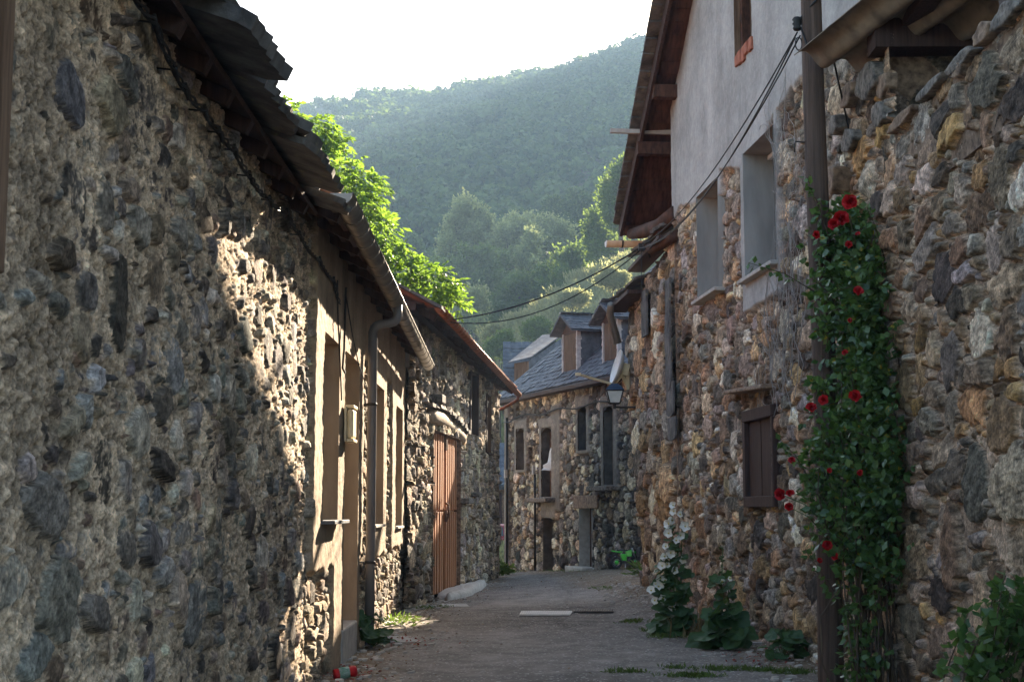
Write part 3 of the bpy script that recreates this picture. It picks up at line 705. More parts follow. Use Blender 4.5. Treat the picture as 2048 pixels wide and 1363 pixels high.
gt = gutter('gutter', M['copper'], bn, BP(-.3, .53, 4.84), BP(15.95, .53, 4.7), .075, BN, cap=M['tile'], bands=.36)
b = MB(); b.tube([BP(15.85, .53, 4.66), BP(15.88, .5, 4.55), BP(15.98, .1, 4.33), BP(16.0, -.35, 4.2), BP(16.0, -.4, 4.1), BP(16.0, -.4, -.5)], .045, 10); b.build('downpipe', M['copper'], bn)
ds = thing('doorstep_stone', tuple(BARN.P(um, g1(-1.2, 27.5) - .1, .3)), 'flat pale boulder used as a step below the brown plank door', 'step stone')
b = MB(); vs = []; N = 26; rgs = np.random.default_rng(8)
u0, u1 = BARN.U(866, 1195), BARN.U(942, 1195)
for j, (sc, zz) in enumerate(((1.0, -.15), (1.02, .03), (.95, .11), (.7, .15), (.25, .155))):
    for k in range(N):
        a = 2 * math.pi * k / N; wob = 1 + .12 * math.sin(3 * a + 1) + .07 * math.sin(7 * a)
        u = (u0 + u1) / 2 + math.cos(a) * (u1 - u0) / 2 * sc * wob; of = .2 + math.sin(a) * .3 * sc * wob
        p = BARN.P(u, 0, of); vs.append((p.x, p.y, g1(p.x, p.y) + zz + .02 * rgs.normal()))
fs = [(j * N + k, j * N + (k + 1) % N, (j + 1) * N + (k + 1) % N, (j + 1) * N + k) for j in range(4) for k in range(N)] + [tuple(4 * N + k for k in range(N))]
b.add(vs, fs, True); b.build('stone', M['stone_pale'], ds)

# ------------------------------------------------------------------ tall house on the right
th = thing('tall_house', tuple(TALL.P(3, 0, -.5)), 'tall stone house with grey plastered upper wall and deep dark plank eaves', 'house')
W1 = (TALL.U(1446, 480), TALL.U(1402, 480), 4.545, 6.07); W2 = (TALL.U(1560, 400), TALL.U(1497, 400), 4.42, 6.03)
W3 = (TALL.U(1511, 60), TALL.U(1478, 60), 7.4, 8.9); W4 = (TALL.U(1553, 910), TALL.U(1498, 910), 1.64, 2.77)
UC = 6.83
def rake(u): return 7.85 + (UC - u) * .655                     # underside of the roof over the wall
def tall_plaster(U, Z):
    n = fbm(U * 1.6, Z * 1.6, 71, 4)
    q = sst(-.03, .03, Z - (6.02 + .35 * n + .12 * np.sin(U * 2.3) + .25 * sst(.6, -.4, U)))
    fr = lambda a, b, c, d: sst(-.03, .03, U - a + .08 * n) * sst(-.03, .03, b - U + .08 * n) * sst(-.03, .03, Z - c + .15 * n) * sst(-.03, .03, d - Z)
    q = np.maximum(q, fr(W2[1] - .03, W2[1] + .28, 4.45, 7)); q = np.maximum(q, fr(W2[0] - .1, W2[1] + .22, 4.05, 4.5))
    q = np.maximum(q, fr(W1[0] - .05, W1[1] + .06, 5.8, 7)); q = np.maximum(q, fr(W2[0] - .07, W2[0] + .05, 4.4, 7))
    return q
us = pix_u(TALL, -2.4, UC, .8, .013, .024)
stone_wall('wall', th, TALL, us, np.arange(-.35, 12.3, .0155), [(.17, .08), (.125, .25), (.09, .4), (.06, .5), (.036, .9)], 14000, .8, PAL_RUBBLE, (.27, .22, .17), RNG,
           relief=.045, loose=1.4, edge=(.0, .012), asp=(1.0, 2.4), rough=.016, holes=[W1, W2, W3, W4], plaster=tall_plaster, pcol=(.33, .33, .325), dirt=.3, seed=41, top=lambda u: rake(u) + .1, pgrain=.003, depthvar=1.1)
def tall_window(q, nm='window', depth=.33, mm='plaster_grey', back=('glass_pane', M['dark']), label=None):
    o = recess(nm, th, TALL, q[0], q[1], q[2], q[3], depth, M[mm], lip=.065, back=back)
    if label: o['label'] = label
    return o
for q, lb in ((W1, 'grey framed window farther from the pole'), (W2, 'grey framed window beside the pole')):
    o = tall_window(q, label=lb)
    s = MB(); s.pbox(TALL, q[0] - .07, q[1] + .07, q[2] - .045, q[2] + .004, -.3, .15); s.build('sill', M['concrete'], o, bevel=.008)
    s = MB(); s.pbox(TALL, q[0] - .002, q[0] + .05, q[2] + .03, q[3] - .02, -.1, -.04); s.pbox(TALL, q[0] + .03, q[1] - .02, q[2] + .02, q[2] + .07, -.3, -.25); s.pbox(TALL, q[0] + .03, q[1] - .02, q[3] - .07, q[3] - .02, -.3, -.25); s.build('frame', M['white_paint'], o)
o = tall_window(W3, mm='wood_old', label='upper window with broken red brick sill')
s = MB()
for k in range(5): s.pbox(TALL, W3[0] - .05 + k * .17, W3[0] + .1 + k * .17, W3[2] - .17 + R.uniform(-.03, .03), W3[2] - .01, -.2, .075 + R.uniform(0, .015))
s.build('sill', M['brick'], o, bevel=.01)
s = MB(); s.pbox(TALL, W3[0], W3[0] + .09, W3[2], W3[3], -.2, -.02); s.pbox(TALL, W3[1] - .09, W3[1], W3[2], W3[3], -.2, -.02); s.build('frame', M['wood_red'], o)
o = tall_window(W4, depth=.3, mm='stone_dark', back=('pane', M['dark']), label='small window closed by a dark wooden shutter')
s = MB(); n = 4
for k in range(n):
    a = W4[0] + .05 + (W4[1] - W4[0] - .1) * k / n; s.pbox(TALL, a + .004, a + (W4[1] - W4[0] - .1) / n - .004, W4[2] + .1, W4[3] - .12, -.06, .01 + R.uniform(-.005, .005))
s.build('shutter', M['wood_dark'], o)
s = MB(); s.pbox(TALL, W4[0] - .05, W4[1] + .06, W4[2] - .03, W4[2] + .1, -.1, .07); s.pbox(TALL, W4[0] - .05, W4[1] + .06, W4[3] - .11, W4[3] + .03, -.1, .075); s.pbox(TALL, W4[1] - .06, W4[1] + .06, W4[2] + .1, W4[3] - .11, -.1, .07); s.pbox(TALL, W4[0] - .05, W4[0] + .04, W4[2] + .1, W4[3] - .11, -.1, .06)
s.build('frame', M['wood_dark'], o, bevel=.01)
b = MB(); b.hexa([TALL.P(W4[0] - .1, W4[3] + .2, -.1), TALL.P(W4[1] + .45, W4[3] + .28, -.1), TALL.P(W4[1] + .45, W4[3] + .28, .22), TALL.P(W4[0] - .1, W4[3] + .2, .2), TALL.P(W4[0] - .1, W4[3] + .27, -.1), TALL.P(W4[1] + .45, W4[3] + .33, -.1), TALL.P(W4[1] + .45, W4[3] + .33, .2), TALL.P(W4[0] - .1, W4[3] + .26, .18)])
b.build('drip_stone', M['stone_brown'], th, bevel=.02)
# the roof: verge seen from below
slope = -.655; rd = (TALL.d + Vector((0, 0, slope))).normalized()        # down the roof, away from us
def RP(u, off, dz=0.0):
    return TALL.P(u, 7.85 + (UC - u) * .655 + dz, off)
UEAVE = 9.15
def verge(u): return .40 + .10 * (u - 4.8) / 4.3
b = MB(); b.add([RP(-3, verge(-3), .1), RP(UEAVE, verge(UEAVE), .1), RP(UEAVE, -9, .1), RP(-3, -9, .1), RP(-3, verge(-3), .16), RP(UEAVE, verge(UEAVE), .16), RP(UEAVE, -9, .16), RP(-3, -9, .16)], [(0, 1, 2, 3), (7, 6, 5, 4), (0, 4, 5, 1), (1, 5, 6, 2), (2, 6, 7, 3), (3, 7, 4, 0)])
rf = b.build('roof_deck', M['wood_red'], th)
b = MB(); u = -3
while u < UEAVE:                                                       # planks under the eaves, laid across the slope
    b.hexa([RP(u + .005, verge(u) - .04, .055), RP(u + .2, verge(u) - .04, .055), RP(u + .2, -3, .055), RP(u + .005, -3, .055), RP(u + .005, verge(u) - .04, .096), RP(u + .2, verge(u) - .04, .096), RP(u + .2, -3, .096), RP(u + .005, -3, .096)]); u += .21
b.build('soffit_planks', M['wood_red'], rf)
b = MB(); rs = np.random.default_rng(14)
o0 = RP(UEAVE + .1, verge(UEAVE) + .12, .18); L_ = 3.2
slates(b, o0, -TALL.n, -rd, L_, 46, .32, .42, .03, rs, first=0, jit=.12)
b.build('slate', M['slab'], rf)
b = MB(); b.beam(RP(-3, verge(0) - .02, .03), RP(UEAVE, verge(UEAVE) - .02, .03), .05, .2); b.build('barge_board', M['wood_dark'], rf)
for u, l in ((6.35, .42), (3.2, .4), (7.35, .5)): b = MB(); b.beam(RP(u, -1, -.12), RP(u, l, -.12), .18, .2); b.build('purlin', M['wood_red'], rf)
b = MB(); b.beam(RP(7.2, -.4, .02), RP(7.28, .95, .1), .07, .07); b.build('loose_batten', M['concrete'], rf)
p1 = RP(UC - .15, .02, -1.75); p2 = RP(UEAVE - .12, .32, -.1)
b = MB(); b.tube([p1, p1.lerp(p2, .35) + Vector((0, 0, -.1)), p1.lerp(p2, .7) + Vector((0, 0, -.06)), p2], [.12, .13, .12, .09], 10); b.beam(RP(UEAVE - .1, .45, -.02), RP(UEAVE - .1, -3, -.02), .14, .16)
b.tube([p1 + Vector((0, 0, -.35)), p1.lerp(p2, .5) + Vector((0, 0, -.42)), p2 + TALL.n * -.3 + Vector((0, 0, -.2))], [.1, .1, .08], 8)
b.build('brace', M['wood_red'], rf)
gutter('gutter', M['pvc'], th, RP(UEAVE + .18, verge(UEAVE) + .2, .02), RP(UEAVE + .18, -3.5, .02), .105, TALL.d, cap=M['white_paint'], bands=.55, bandm=M['iron'])
b = MB()
b.prism([TALL.P(-2.5, -.5, -.5), TALL.P(UC - .05, -.5, -.5), TALL.P(UC - .05, rake(UC) - .1, -.5), TALL.P(-2.5, rake(-2.5) - .1, -.5)], -TALL.n * 8)
b.pbox(TALL, UC - .02, UC + .04, -.4, rake(UC), -.6, .01); b.build('rear_wall', M['stone_brown'], th)
b = MB(); b.hexa([RP(-3, .4, .1), RP(-3, -9, .1), TALL.P(-12, 9, -9), TALL.P(-12, 9, .4), RP(-3, .4, .2), RP(-3, -9, .2), TALL.P(-12, 9.1, -9), TALL.P(-12, 9.1, .4)]); b.build('rear_roof', M['slab'], th)
b = MB(); b.prism([TALL.P(-2.5, -.5, -.6), TALL.P(-2.5, rake(-2.5) - .15, -.6), TALL.P(-10, 9.3, -.6), TALL.P(-10, -.5, -.6)], -TALL.n * 7.9); b.build('rear_wall', M['stone_brown'], th)
# dried creeper on the tall house
dv = thing('dried_creeper', tuple(TALL.P(.3, .1, .05)), 'bare grey stems of a dead creeper on the stones behind the pole', 'creeper')
rs = np.random.default_rng(31)
b = MB()
for k in range(95):
    hi = rs.random() < .55
    u = rs.normal(.4, .34) if hi else rs.normal(.75, .42); z = rs.uniform(2.9, 5.8) if hi else rs.uniform(2.6, 4.0)
    pts = []; a = rs.normal(math.pi / 2 + (.15 if not hi else 0), .25)
    for i in range(12):
        pts.append(TALL.P(u, z, .05 + .02 * rs.random())); a += rs.normal(0, .42); a = a * .9 + math.pi / 2 * .1
        u += .085 * math.cos(a); z += .085 * math.sin(a)
    b.tube(pts, [.0052 * (1 - .05 * i) for i in range(12)], 4, caps=False)
b.build('stem', M['lichen'], dv)

# ------------------------------------------------------------------ the narrow stone house past it
nh = thing('narrow_house', tuple(TALL.P(9, .2, -.5)), 'narrow brown stone house with ragged slate eaves beyond the tall house', 'house')
def ncut(U, Z): return (U > 10.15 + 1.2 * sst(.5, 3.6, Z) ) | ((U > 9.55) & (Z > 5.45)) 
stone_wall('wall', nh, TALL, pix_u(TALL, UC + .04, 11.5, .75, .018, .03), np.arange(-.4, 6.05, .017), [(.26, .12), (.17, .25), (.11, .4), (.07, .4)], 7000, .8, PAL_RUBBLE, (.2, .16, .125), RNG, relief=.065, loose=1.35, edge=(0, .013), asp=(1.0, 2.2), seed=51, dirt=.35, endcut=ncut, rough=.018,
           top=lambda u: 5.9 - .12 * (u - UC))
b = MB(); b.prism([TALL.P(UC + .06, -.4, -.12), TALL.P(10.1, -.4, -.12), TALL.P(10.2, 1, -.12), TALL.P(11.3, 3.4, -.12), TALL.P(11.3, 5.4, -.12), TALL.P(9.5, 5.45, -.12), TALL.P(9.5, 5.5, -.12), TALL.P(UC + .06, 5.85, -.12)], -TALL.n * 6); b.build('rear_wall', M['stone_brown'], nh)
b = MB(); rs = np.random.default_rng(5)
slates(b, TALL.P(6.95, 5.95, .2), TALL.d, Vector((-TALL.n.x, -TALL.n.y, .42)), 2.95, 7, .3, .5, .04, rs, first=0, jit=.5)
slates(b, TALL.P(9.3, 5.45, .25), TALL.d, Vector((-TALL.n.x, -TALL.n.y, .42)), 2.5, 8, .3, .5, .04, rs, first=0, jit=.5)
rf = b.build('roof', M['slab'], nh)
b = MB(); b.beam(TALL.P(6.9, 5.86, .1), TALL.P(9.8, 5.8, .1), .3, .06); b.beam(TALL.P(9.4, 5.36, .15), TALL.P(11.7, 5.34, .15), .36, .07); b.build('eave_board', M['wood_dark'], rf)
b = MB(); b.tube([TALL.P(10.9, 5.34, .38), TALL.P(11.15, 5.2, .36), TALL.P(11.2, 4.65, .2)], .07, 10); b.build('drain_pipe', M['zinc'], nh)
# slates hung over the joint
for k, (u, z, w, h) in enumerate(((7.0, 4.7, .17, .5), (7.05, 4.15, .2, .5), (7.0, 3.65, .22, .45), (6.9, 3.1, .28, .45), (6.8, 2.7, .3, .3))):
    b = MB(); n_ = 7; pts = [TALL.P(u - w, z + h, .075)] + [TALL.P(u + w * math.cos(math.pi - math.pi * i / n_), z - (h * .5 if k < 3 else h * .2) * math.sin(math.pi * i / n_), .085) for i in range(n_ + 1)] + [TALL.P(u + w, z + h, .075)]
    b.prism(pts, TALL.n * .025); b.build('hung_slate', M['slab'], nh)
b = MB(); b.pbox(TALL, 9.0, 9.45, 4.55, 5.35, .04, .08)
b.build('hung_slate', M['slab'], nh)

# ------------------------------------------------------------------ near stone house on the right
ns = thing('near_stone_house', (3.1, 11, -.1), 'near rubble stone house with open loft under a corrugated sheet roof', 'house')
stone_wall('wall', ns, NEAR, np.concatenate([pix_u(NEAR, 7.2, 13.0, .8, .0105, .02)]), np.arange(-.3, 6.0, .0115), [(.18, .08), (.125, .3), (.085, .55), (.055, .8), (.032, 1.2)], 16000, .82, PAL_NEAR, (.45, .33, .235), RNG,
           relief=.042, loose=1.4, edge=(.009, .018), asp=(.8, 2.6), rough=.014, seed=61, dirt=.15, depthvar=1.1, top=lambda u: np.where(u < 11.35, 4.64 + .02 * np.sin(u * 9), 5.85 - .3 * (u > 12.4)),
           specials=[(10.15, 1.3, .16, .26), (8.9, 1.75, .3, .2), (9.5, .85, .17, .33), (9.6, 1.75, .2, .22), (9.1, .75, .2, .25), (8.7, 1.1, .28, .3)])
b = MB(); b.box((3.13, 7.2, 4.0), (3.75, 11.4, 4.62)); b.box((3.25, 7.2, -.3), (9, 12.95, 3.9)); b.box((3.2, 12.3, 3.8), (9, 12.95, 5.6)); b.box((8.6, 7.2, 3.9), (9, 12.4, 5.6)); b.build('rear_wall', M['stone_brown'], ns)
LOFT = Plane(3.1, 11.6, 1, 0, -1)
stone_wall('loft_wall', ns, LOFT, np.arange(0, 3.2, .02), np.arange(4.3, 6.1, .02), [(.3, .2), (.18, .5), (.1, .5)], 700, .82, PAL_BARN, (.32, .22, .14), RNG, relief=.06, loose=1.12, edge=(.0, .02), seed=67, dirt=.3)
b = MB(); b.box((3.15, 11.62, 4.3), (8.6, 12.3, 6.0)); b.build('loft_body', M['stone_brown'], ns)
b = MB(); b.beam((3.0, 11.5, 5.5), (6.4, 11.45, 5.5), .3, .26); b.beam((3.3, 9.0, 4.6), (3.3, 9.0, 6.4), .16, .16); b.beam((3.3, 7.3, 5.75), (3.3, 12, 5.6), .16, .16); b.build('loft_beam', M['wood_dark'], ns)
for q, (u, z, w, h, of, dep) in enumerate(((12.95, 4.62, .16, .15, -.05, .2), (12.75, 3.42, .24, .13, -.05, .2), (11.85, 5.22, .36, .15, -.05, .13), (12.5, 5.3, .22, .11, -.05, .14), (12.95, 5.15, .16, .1, -.05, .16), (11.55, 4.85, .2, .12, -.06, .12), (11.5, 5.08, .17, .1, -.06, .1), (12.6, 4.9, .25, .12, -.05, .12))):
    rock('corner_stone', M['stone_dark'] if q % 3 else M['stone_brown'], ns, NEAR, u, z, w, h, of, dep, 60 + q)
rk = np.random.default_rng(77); u = 7.6
while u < 11.3:
    w = rk.uniform(.16, .42); rock('coping_stone', [M['stone_brown'], M['stone_dark'], M['stone_brown']][int(rk.integers(0, 3))], ns, NEAR, u + w, 4.66 + rk.uniform(-.02, .02), w, rk.uniform(.04, .075), -.25, .29, 200 + int(u * 10)); u += 2 * w
C0 = at(1588, 112, 12.1)
u_ = Vector((.38, -1.2, .13)).normalized(); v_ = Vector((1, .12, -.16)).normalized()
b = MB(); corrugated(b, C0, v_, u_, 3.6, 4.6, .36, .065, .012, 10); b.build('sheet_roof', M['asbestos'], ns)
# ------------------------------------------------------------------ ground, road
def sheet(name, xs, ys, fz, m, kind='structure', cols=None, label=None):
    X, Y = np.meshgrid(xs, ys, indexing='ij'); Z = fz(X, Y)
    idx = np.arange(X.size).reshape(X.shape)
    q = np.stack([idx[:-1, :-1], idx[1:, :-1], idx[1:, 1:], idx[:-1, 1:]], -1).reshape(-1, 4)
    o = mesh_np(name, np.stack([X, Y, Z], -1).reshape(-1, 3), q, m, cols=None if cols is None else cols(X, Y).reshape(-1, 3)); o['kind'] = kind
    return o
def road_z(X, Y): return gz(X, Y) + .012 * fbm(X * 1.2, Y * 1.2, 5, 4) + .02 * sst(2.2, 3.0, X) * fbm(X * 6, Y * 6, 8, 3)
def road_c(X, Y):
    n = fbm(X * .9, Y * .45, 301, 5); n2 = fbm(X * 4, Y * 4, 305, 4); n3 = fbm(X * 16, Y * 16, 309, 3)
    dl = X + 1.8 - .085 * np.clip(Y - 23.3, 0, 20); dr_ = (3.18 - .089 * (Y - 15.3)) - X
    dm = np.minimum(dl, dr_)
    soil = sst(.95, .05, dm + .9 * n + .5 * n2)                          # earth washed up along the walls
    asph = np.array([.19, .174, .157]) * (1 + 1.1 * n + .6 * n2 + .5 * n3)[..., None]
    earth = np.array([.17, .125, .08]) * (1 + .8 * n2 + .8 * n3)[..., None]
    patch = sst(.02, .05, np.sin(Y * .62 + .8) * .08 + .2 * fbm(X * .3 + 9, Y * .25, 311, 2))
    asph = asph * (1 - .16 * patch[..., None])
    joint = np.exp(-((Y - 22.9 - .06 * X) / .05) ** 2) + .6 * np.exp(-((Y - 20.6 + .1 * X - .2 * n2) / .04) ** 2) + .7 * np.exp(-((X - .9 - .5 * n - .2 * np.sin(Y * .5)) / .035) ** 2)
    c = asph * (1 - soil[..., None]) + earth * soil[..., None]
    return np.clip(c * (1 - .4 * np.clip(joint, 0, 1))[..., None], .02, .5)
sheet('road', np.arange(-3.0, 4.4, .07), np.concatenate([np.arange(3, 50, .09), np.arange(50, 76, .5)]), road_z, M['road'], cols=road_c)
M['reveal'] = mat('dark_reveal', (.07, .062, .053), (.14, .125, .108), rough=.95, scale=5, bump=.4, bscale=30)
M['wood_grey'] = mat('grey_brown_shutter', (.05, .033, .022), (.13, .09, .062), rough=.9, scale=7, stretch=(3, 3, .25), bump=.45, bscale=30)
M['trim_grey'] = mat('flaking_white_trim', (.3, .3, .31), (.5, .5, .5), rough=.8, scale=8, bump=.2)
# ------------------------------------------------------------------ house closing the street
fh = thing('far_stone_house', tuple(FAR.P(4, -.3, -.3)), 'stone house across the end of the street with slate roof and dormers', 'house')
def FZ(x, y): return FAR.uz(x, y)
def fbox(x0, y0, x1, y1): return (FZ(x0, (y0 + y1) / 2)[0], FZ(x1, (y0 + y1) / 2)[0], FZ((x0 + x1) / 2, y1)[1], FZ((x0 + x1) / 2, y0)[1])
A1 = fbox(1035.5, 856, 1051, 939); A2 = fbox(1086, 854, 1106, 993); A3 = fbox(1159, 812, 1176, 900); A4 = fbox(1210, 812, 1230, 969)
B1_ = fbox(1088, 1035, 1105, 1144); B2_ = fbox(1160, 1016, 1185, 1134); B3_ = fbox(1058, 893, 1066, 916)
zE = FZ(1120, 790)[1]
print('far', A1, A2, A3, A4, B1_, B2_, 'eave', zE, FZ(1008, 812), FZ(1235, 768))
UE = 10.4
def far_plaster(U, Z):
    n = fbm(U * 1.5, Z * 1.5, 171, 4)
    q = .22 * sst(-.25, .25, Z - (3.1 - .25 * (U - 3) * .5 + 2.2 * n)) * sst(.02, -.1, fbm(U * .9, Z * .9, 174, 3))
    b = lambda a, c, d, e: sst(-.05, .05, U - a + .1 * n) * sst(-.05, .05, c - U + .1 * n) * sst(-.05, .05, Z - d + .1 * n) * sst(-.05, .05, e - Z)
    for w in (A1, A2, A3, A4): q = np.maximum(q, b(w[0] - .22, w[1] + .22, w[2] - .1, w[3] + .3))
    q = np.maximum(q, b(A2[0] - .1, A2[1] + .3, B1_[3], A2[2])); q = np.maximum(q, b(4.1, 4.9, 1.5, 4.6)); q = np.maximum(q, b(-1, .35, -2, 9))
    return .9 * q
stone_wall('wall', fh, FAR, np.arange(0, UE, .028), np.arange(-1.0, zE + .15, .022), [(.17, .06), (.12, .25), (.085, .5), (.06, .6)], 13000, .8, PAL_FAR, (.15, .13, .11), np.random.default_rng(2), relief=.06, loose=1.2, edge=(0, .02), asp=(.8, 1.6), seed=81, dirt=.25,
           holes=[A1, A2, A3, A4, B1_, B2_, B3_], plaster=far_plaster, pcol=(.185, .17, .15), warp=.03)
for q, lb in ((A1, None), (A2, 'tall window with a white curtain blowing out'), (A3, None), (A4, 'tall balcony window nearest the lantern')):
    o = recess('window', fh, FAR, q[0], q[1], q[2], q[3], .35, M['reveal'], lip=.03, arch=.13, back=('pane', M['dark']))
    if lb: o['label'] = lb
    b = MB(); b.pbox(FAR, q[0] - .02, q[0] + .07, q[2], q[3] - .1, -.3, -.22); b.pbox(FAR, q[1] - .07, q[1] + .02, q[2], q[3] - .1, -.3, -.22); b.build('frame', M['wood_old'], o)
    if q in (A2, A4):
        b = MB(); b.pbox(FAR, q[0] - .45, q[1] + .3, q[2] - .16, q[2] - .03, -.1, .38); b.build('balcony_slab', M['stone_dark'], o, bevel=.02)
    if q is A2:
        vs = []; fs = []; n_ = 10
        for i in range(n_ + 1):
            for j in range(n_ + 1):
                t = i / n_; s_ = j / n_
                u = q[1] - .1 - .3 * t * (1 - .3 * s_); of = -.1 + .36 * t * (.4 + .6 * s_) ; z = q[2] + 1.3 - .2 * t - .42 * s_ * (1 - .1 * t) + .05 * math.sin(5 * t + 3 * s_) + .25 * (1 - s_) * (1 - t) 
                vs.append(FAR.P(u + .04 * math.sin(7 * s_), z, of + .04 * math.sin(9 * s_ + 4 * t)))
        b = MB(); b.add(vs, [(i * 11 + j, i * 11 + 11 + j, i * 11 + 12 + j, i * 11 + j + 1) for i in range(10) for j in range(10)], True); c = b.build('curtain', M['cloth'], o)
        md = c.modifiers.new('thickness', 'SOLIDIFY'); md.thickness = .006
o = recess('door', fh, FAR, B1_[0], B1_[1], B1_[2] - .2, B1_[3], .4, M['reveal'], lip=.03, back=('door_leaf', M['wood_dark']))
o['label'] = 'dark low doorway under the balcony'
o = recess('door', fh, FAR, B2_[0], B2_[1], B2_[2] - .1, B2_[3], .3, M['stone_pale'], lip=.03, back=('door_leaf', M['wood_old']))
o['label'] = 'doorway with pale stone jamb under a red lintel'
b = MB(); b.pbox(FAR, B2_[0] - .35, B2_[1] + .5, B2_[3], B2_[3] + .36, -.1, .065); b.build('lintel', M['stone_brown'], o, bevel=.02)
b = MB(); b.pbox(FAR, B2_[0] - .3, B2_[1] + .1, B2_[2] - .35, B2_[2] + .02, -.2, .35); b.build('doorstep', M['stone_pale'], o, bevel=.03)
recess('niche', fh, FAR, B3_[0], B3_[1], B3_[2], B3_[3], .2, M['stone_dark'], lip=.02, back=('pane', M['dark']))
for (x, ya, yb, nm) in ((1019.5, 835, 1140, 0), (1076, 945, 1140, 1)):
    u = FAR.U(x, 1000); z0 = FZ(x, yb)[1]; z1 = FZ(x, ya)[1]
    b = MB(); b.tube([FAR.P(u, z0, .1), FAR.P(u, z1, .1)], .035, 8); p = b.build('downpipe', M['black'], fh)
    b = MB(); zz = z1 - .05 if nm else FZ(x, 955)[1]; b.pbox(FAR, u - .06, u + .06, zz, zz + .26, .1, .18); b.build('junction_box', M['concrete'], p)
b = MB(); pts = [FAR.P(u, zE - .45 - .05 * math.sin(u * 2.2) - .06 * (u < 1), .12) for u in np.arange(.1, 9.0, .3)]; b.tube(pts, .022, 6); b.build('wall_cable', M['black'], fh)
# slate roof, hipped at the left end
fi = -FAR.n; fp = .95
frun = (fi + Vector((0, 0, fp))).normalized(); rl = 4.6
HL = .55                                                         # the hip runs back and inwards
def FRP(u, w, dz=0): return FAR.P(u, zE + .12 + (w + .32) * fp + dz, -w)
b = MB(); b.add([FRP(-.35, -.3), FRP(UE, -.3), FRP(UE, 4.6), FRP(3.2, 4.6)] + [FRP(-.35, -.3, .05), FRP(UE, -.3, .05), FRP(UE, 4.6, .05), FRP(3.2, 4.6, .05)], [(0, 1, 2, 3), (7, 6, 5, 4), (0, 4, 5, 1), (1, 5, 6, 2), (2, 6, 7, 3), (3, 7, 4, 0)])
b.add([FRP(-.35, -.3), FRP(3.2, 4.6), FAR.P(-.35, zE + .1, -9)], [(0, 1, 2)])
b.add([FRP(3.2, 4.6), FRP(UE, 4.6), FAR.P(UE, zE + .1, -9), FAR.P(-.35, zE + .1, -9)], [(0, 1, 2, 3)])
rf = b.build('roof', M['slate'], fh)
rs = np.random.default_rng(6); b = MB()
slates(b, FRP(-.35, -.32, .06), FAR.d, frun, lambda s: UE, 30, .21, .3, .014, rs, first=0, jit=.12, start=lambda s: max(0, s * HL))
b.build('slate', M['slate'], rf)
b = MB()
hp = (FRP(3.2, 4.6) - FRP(-.35, -.3)).normalized()
for k in range(38): c = FRP(-.35, -.3, .1) + hp * (k * .19); b.obox(c, hp * .13, FAR.d * .09, Vector((0, 0, .012)) + hp * .004)
b.build('hip_slate', M['slate'], rf)
b = MB(); b.beam(FAR.P(-.3, zE + .1, .2), FAR.P(UE, zE + .1, .2), .34, .1); b.build('eave_board', M['wood_dark'], rf)
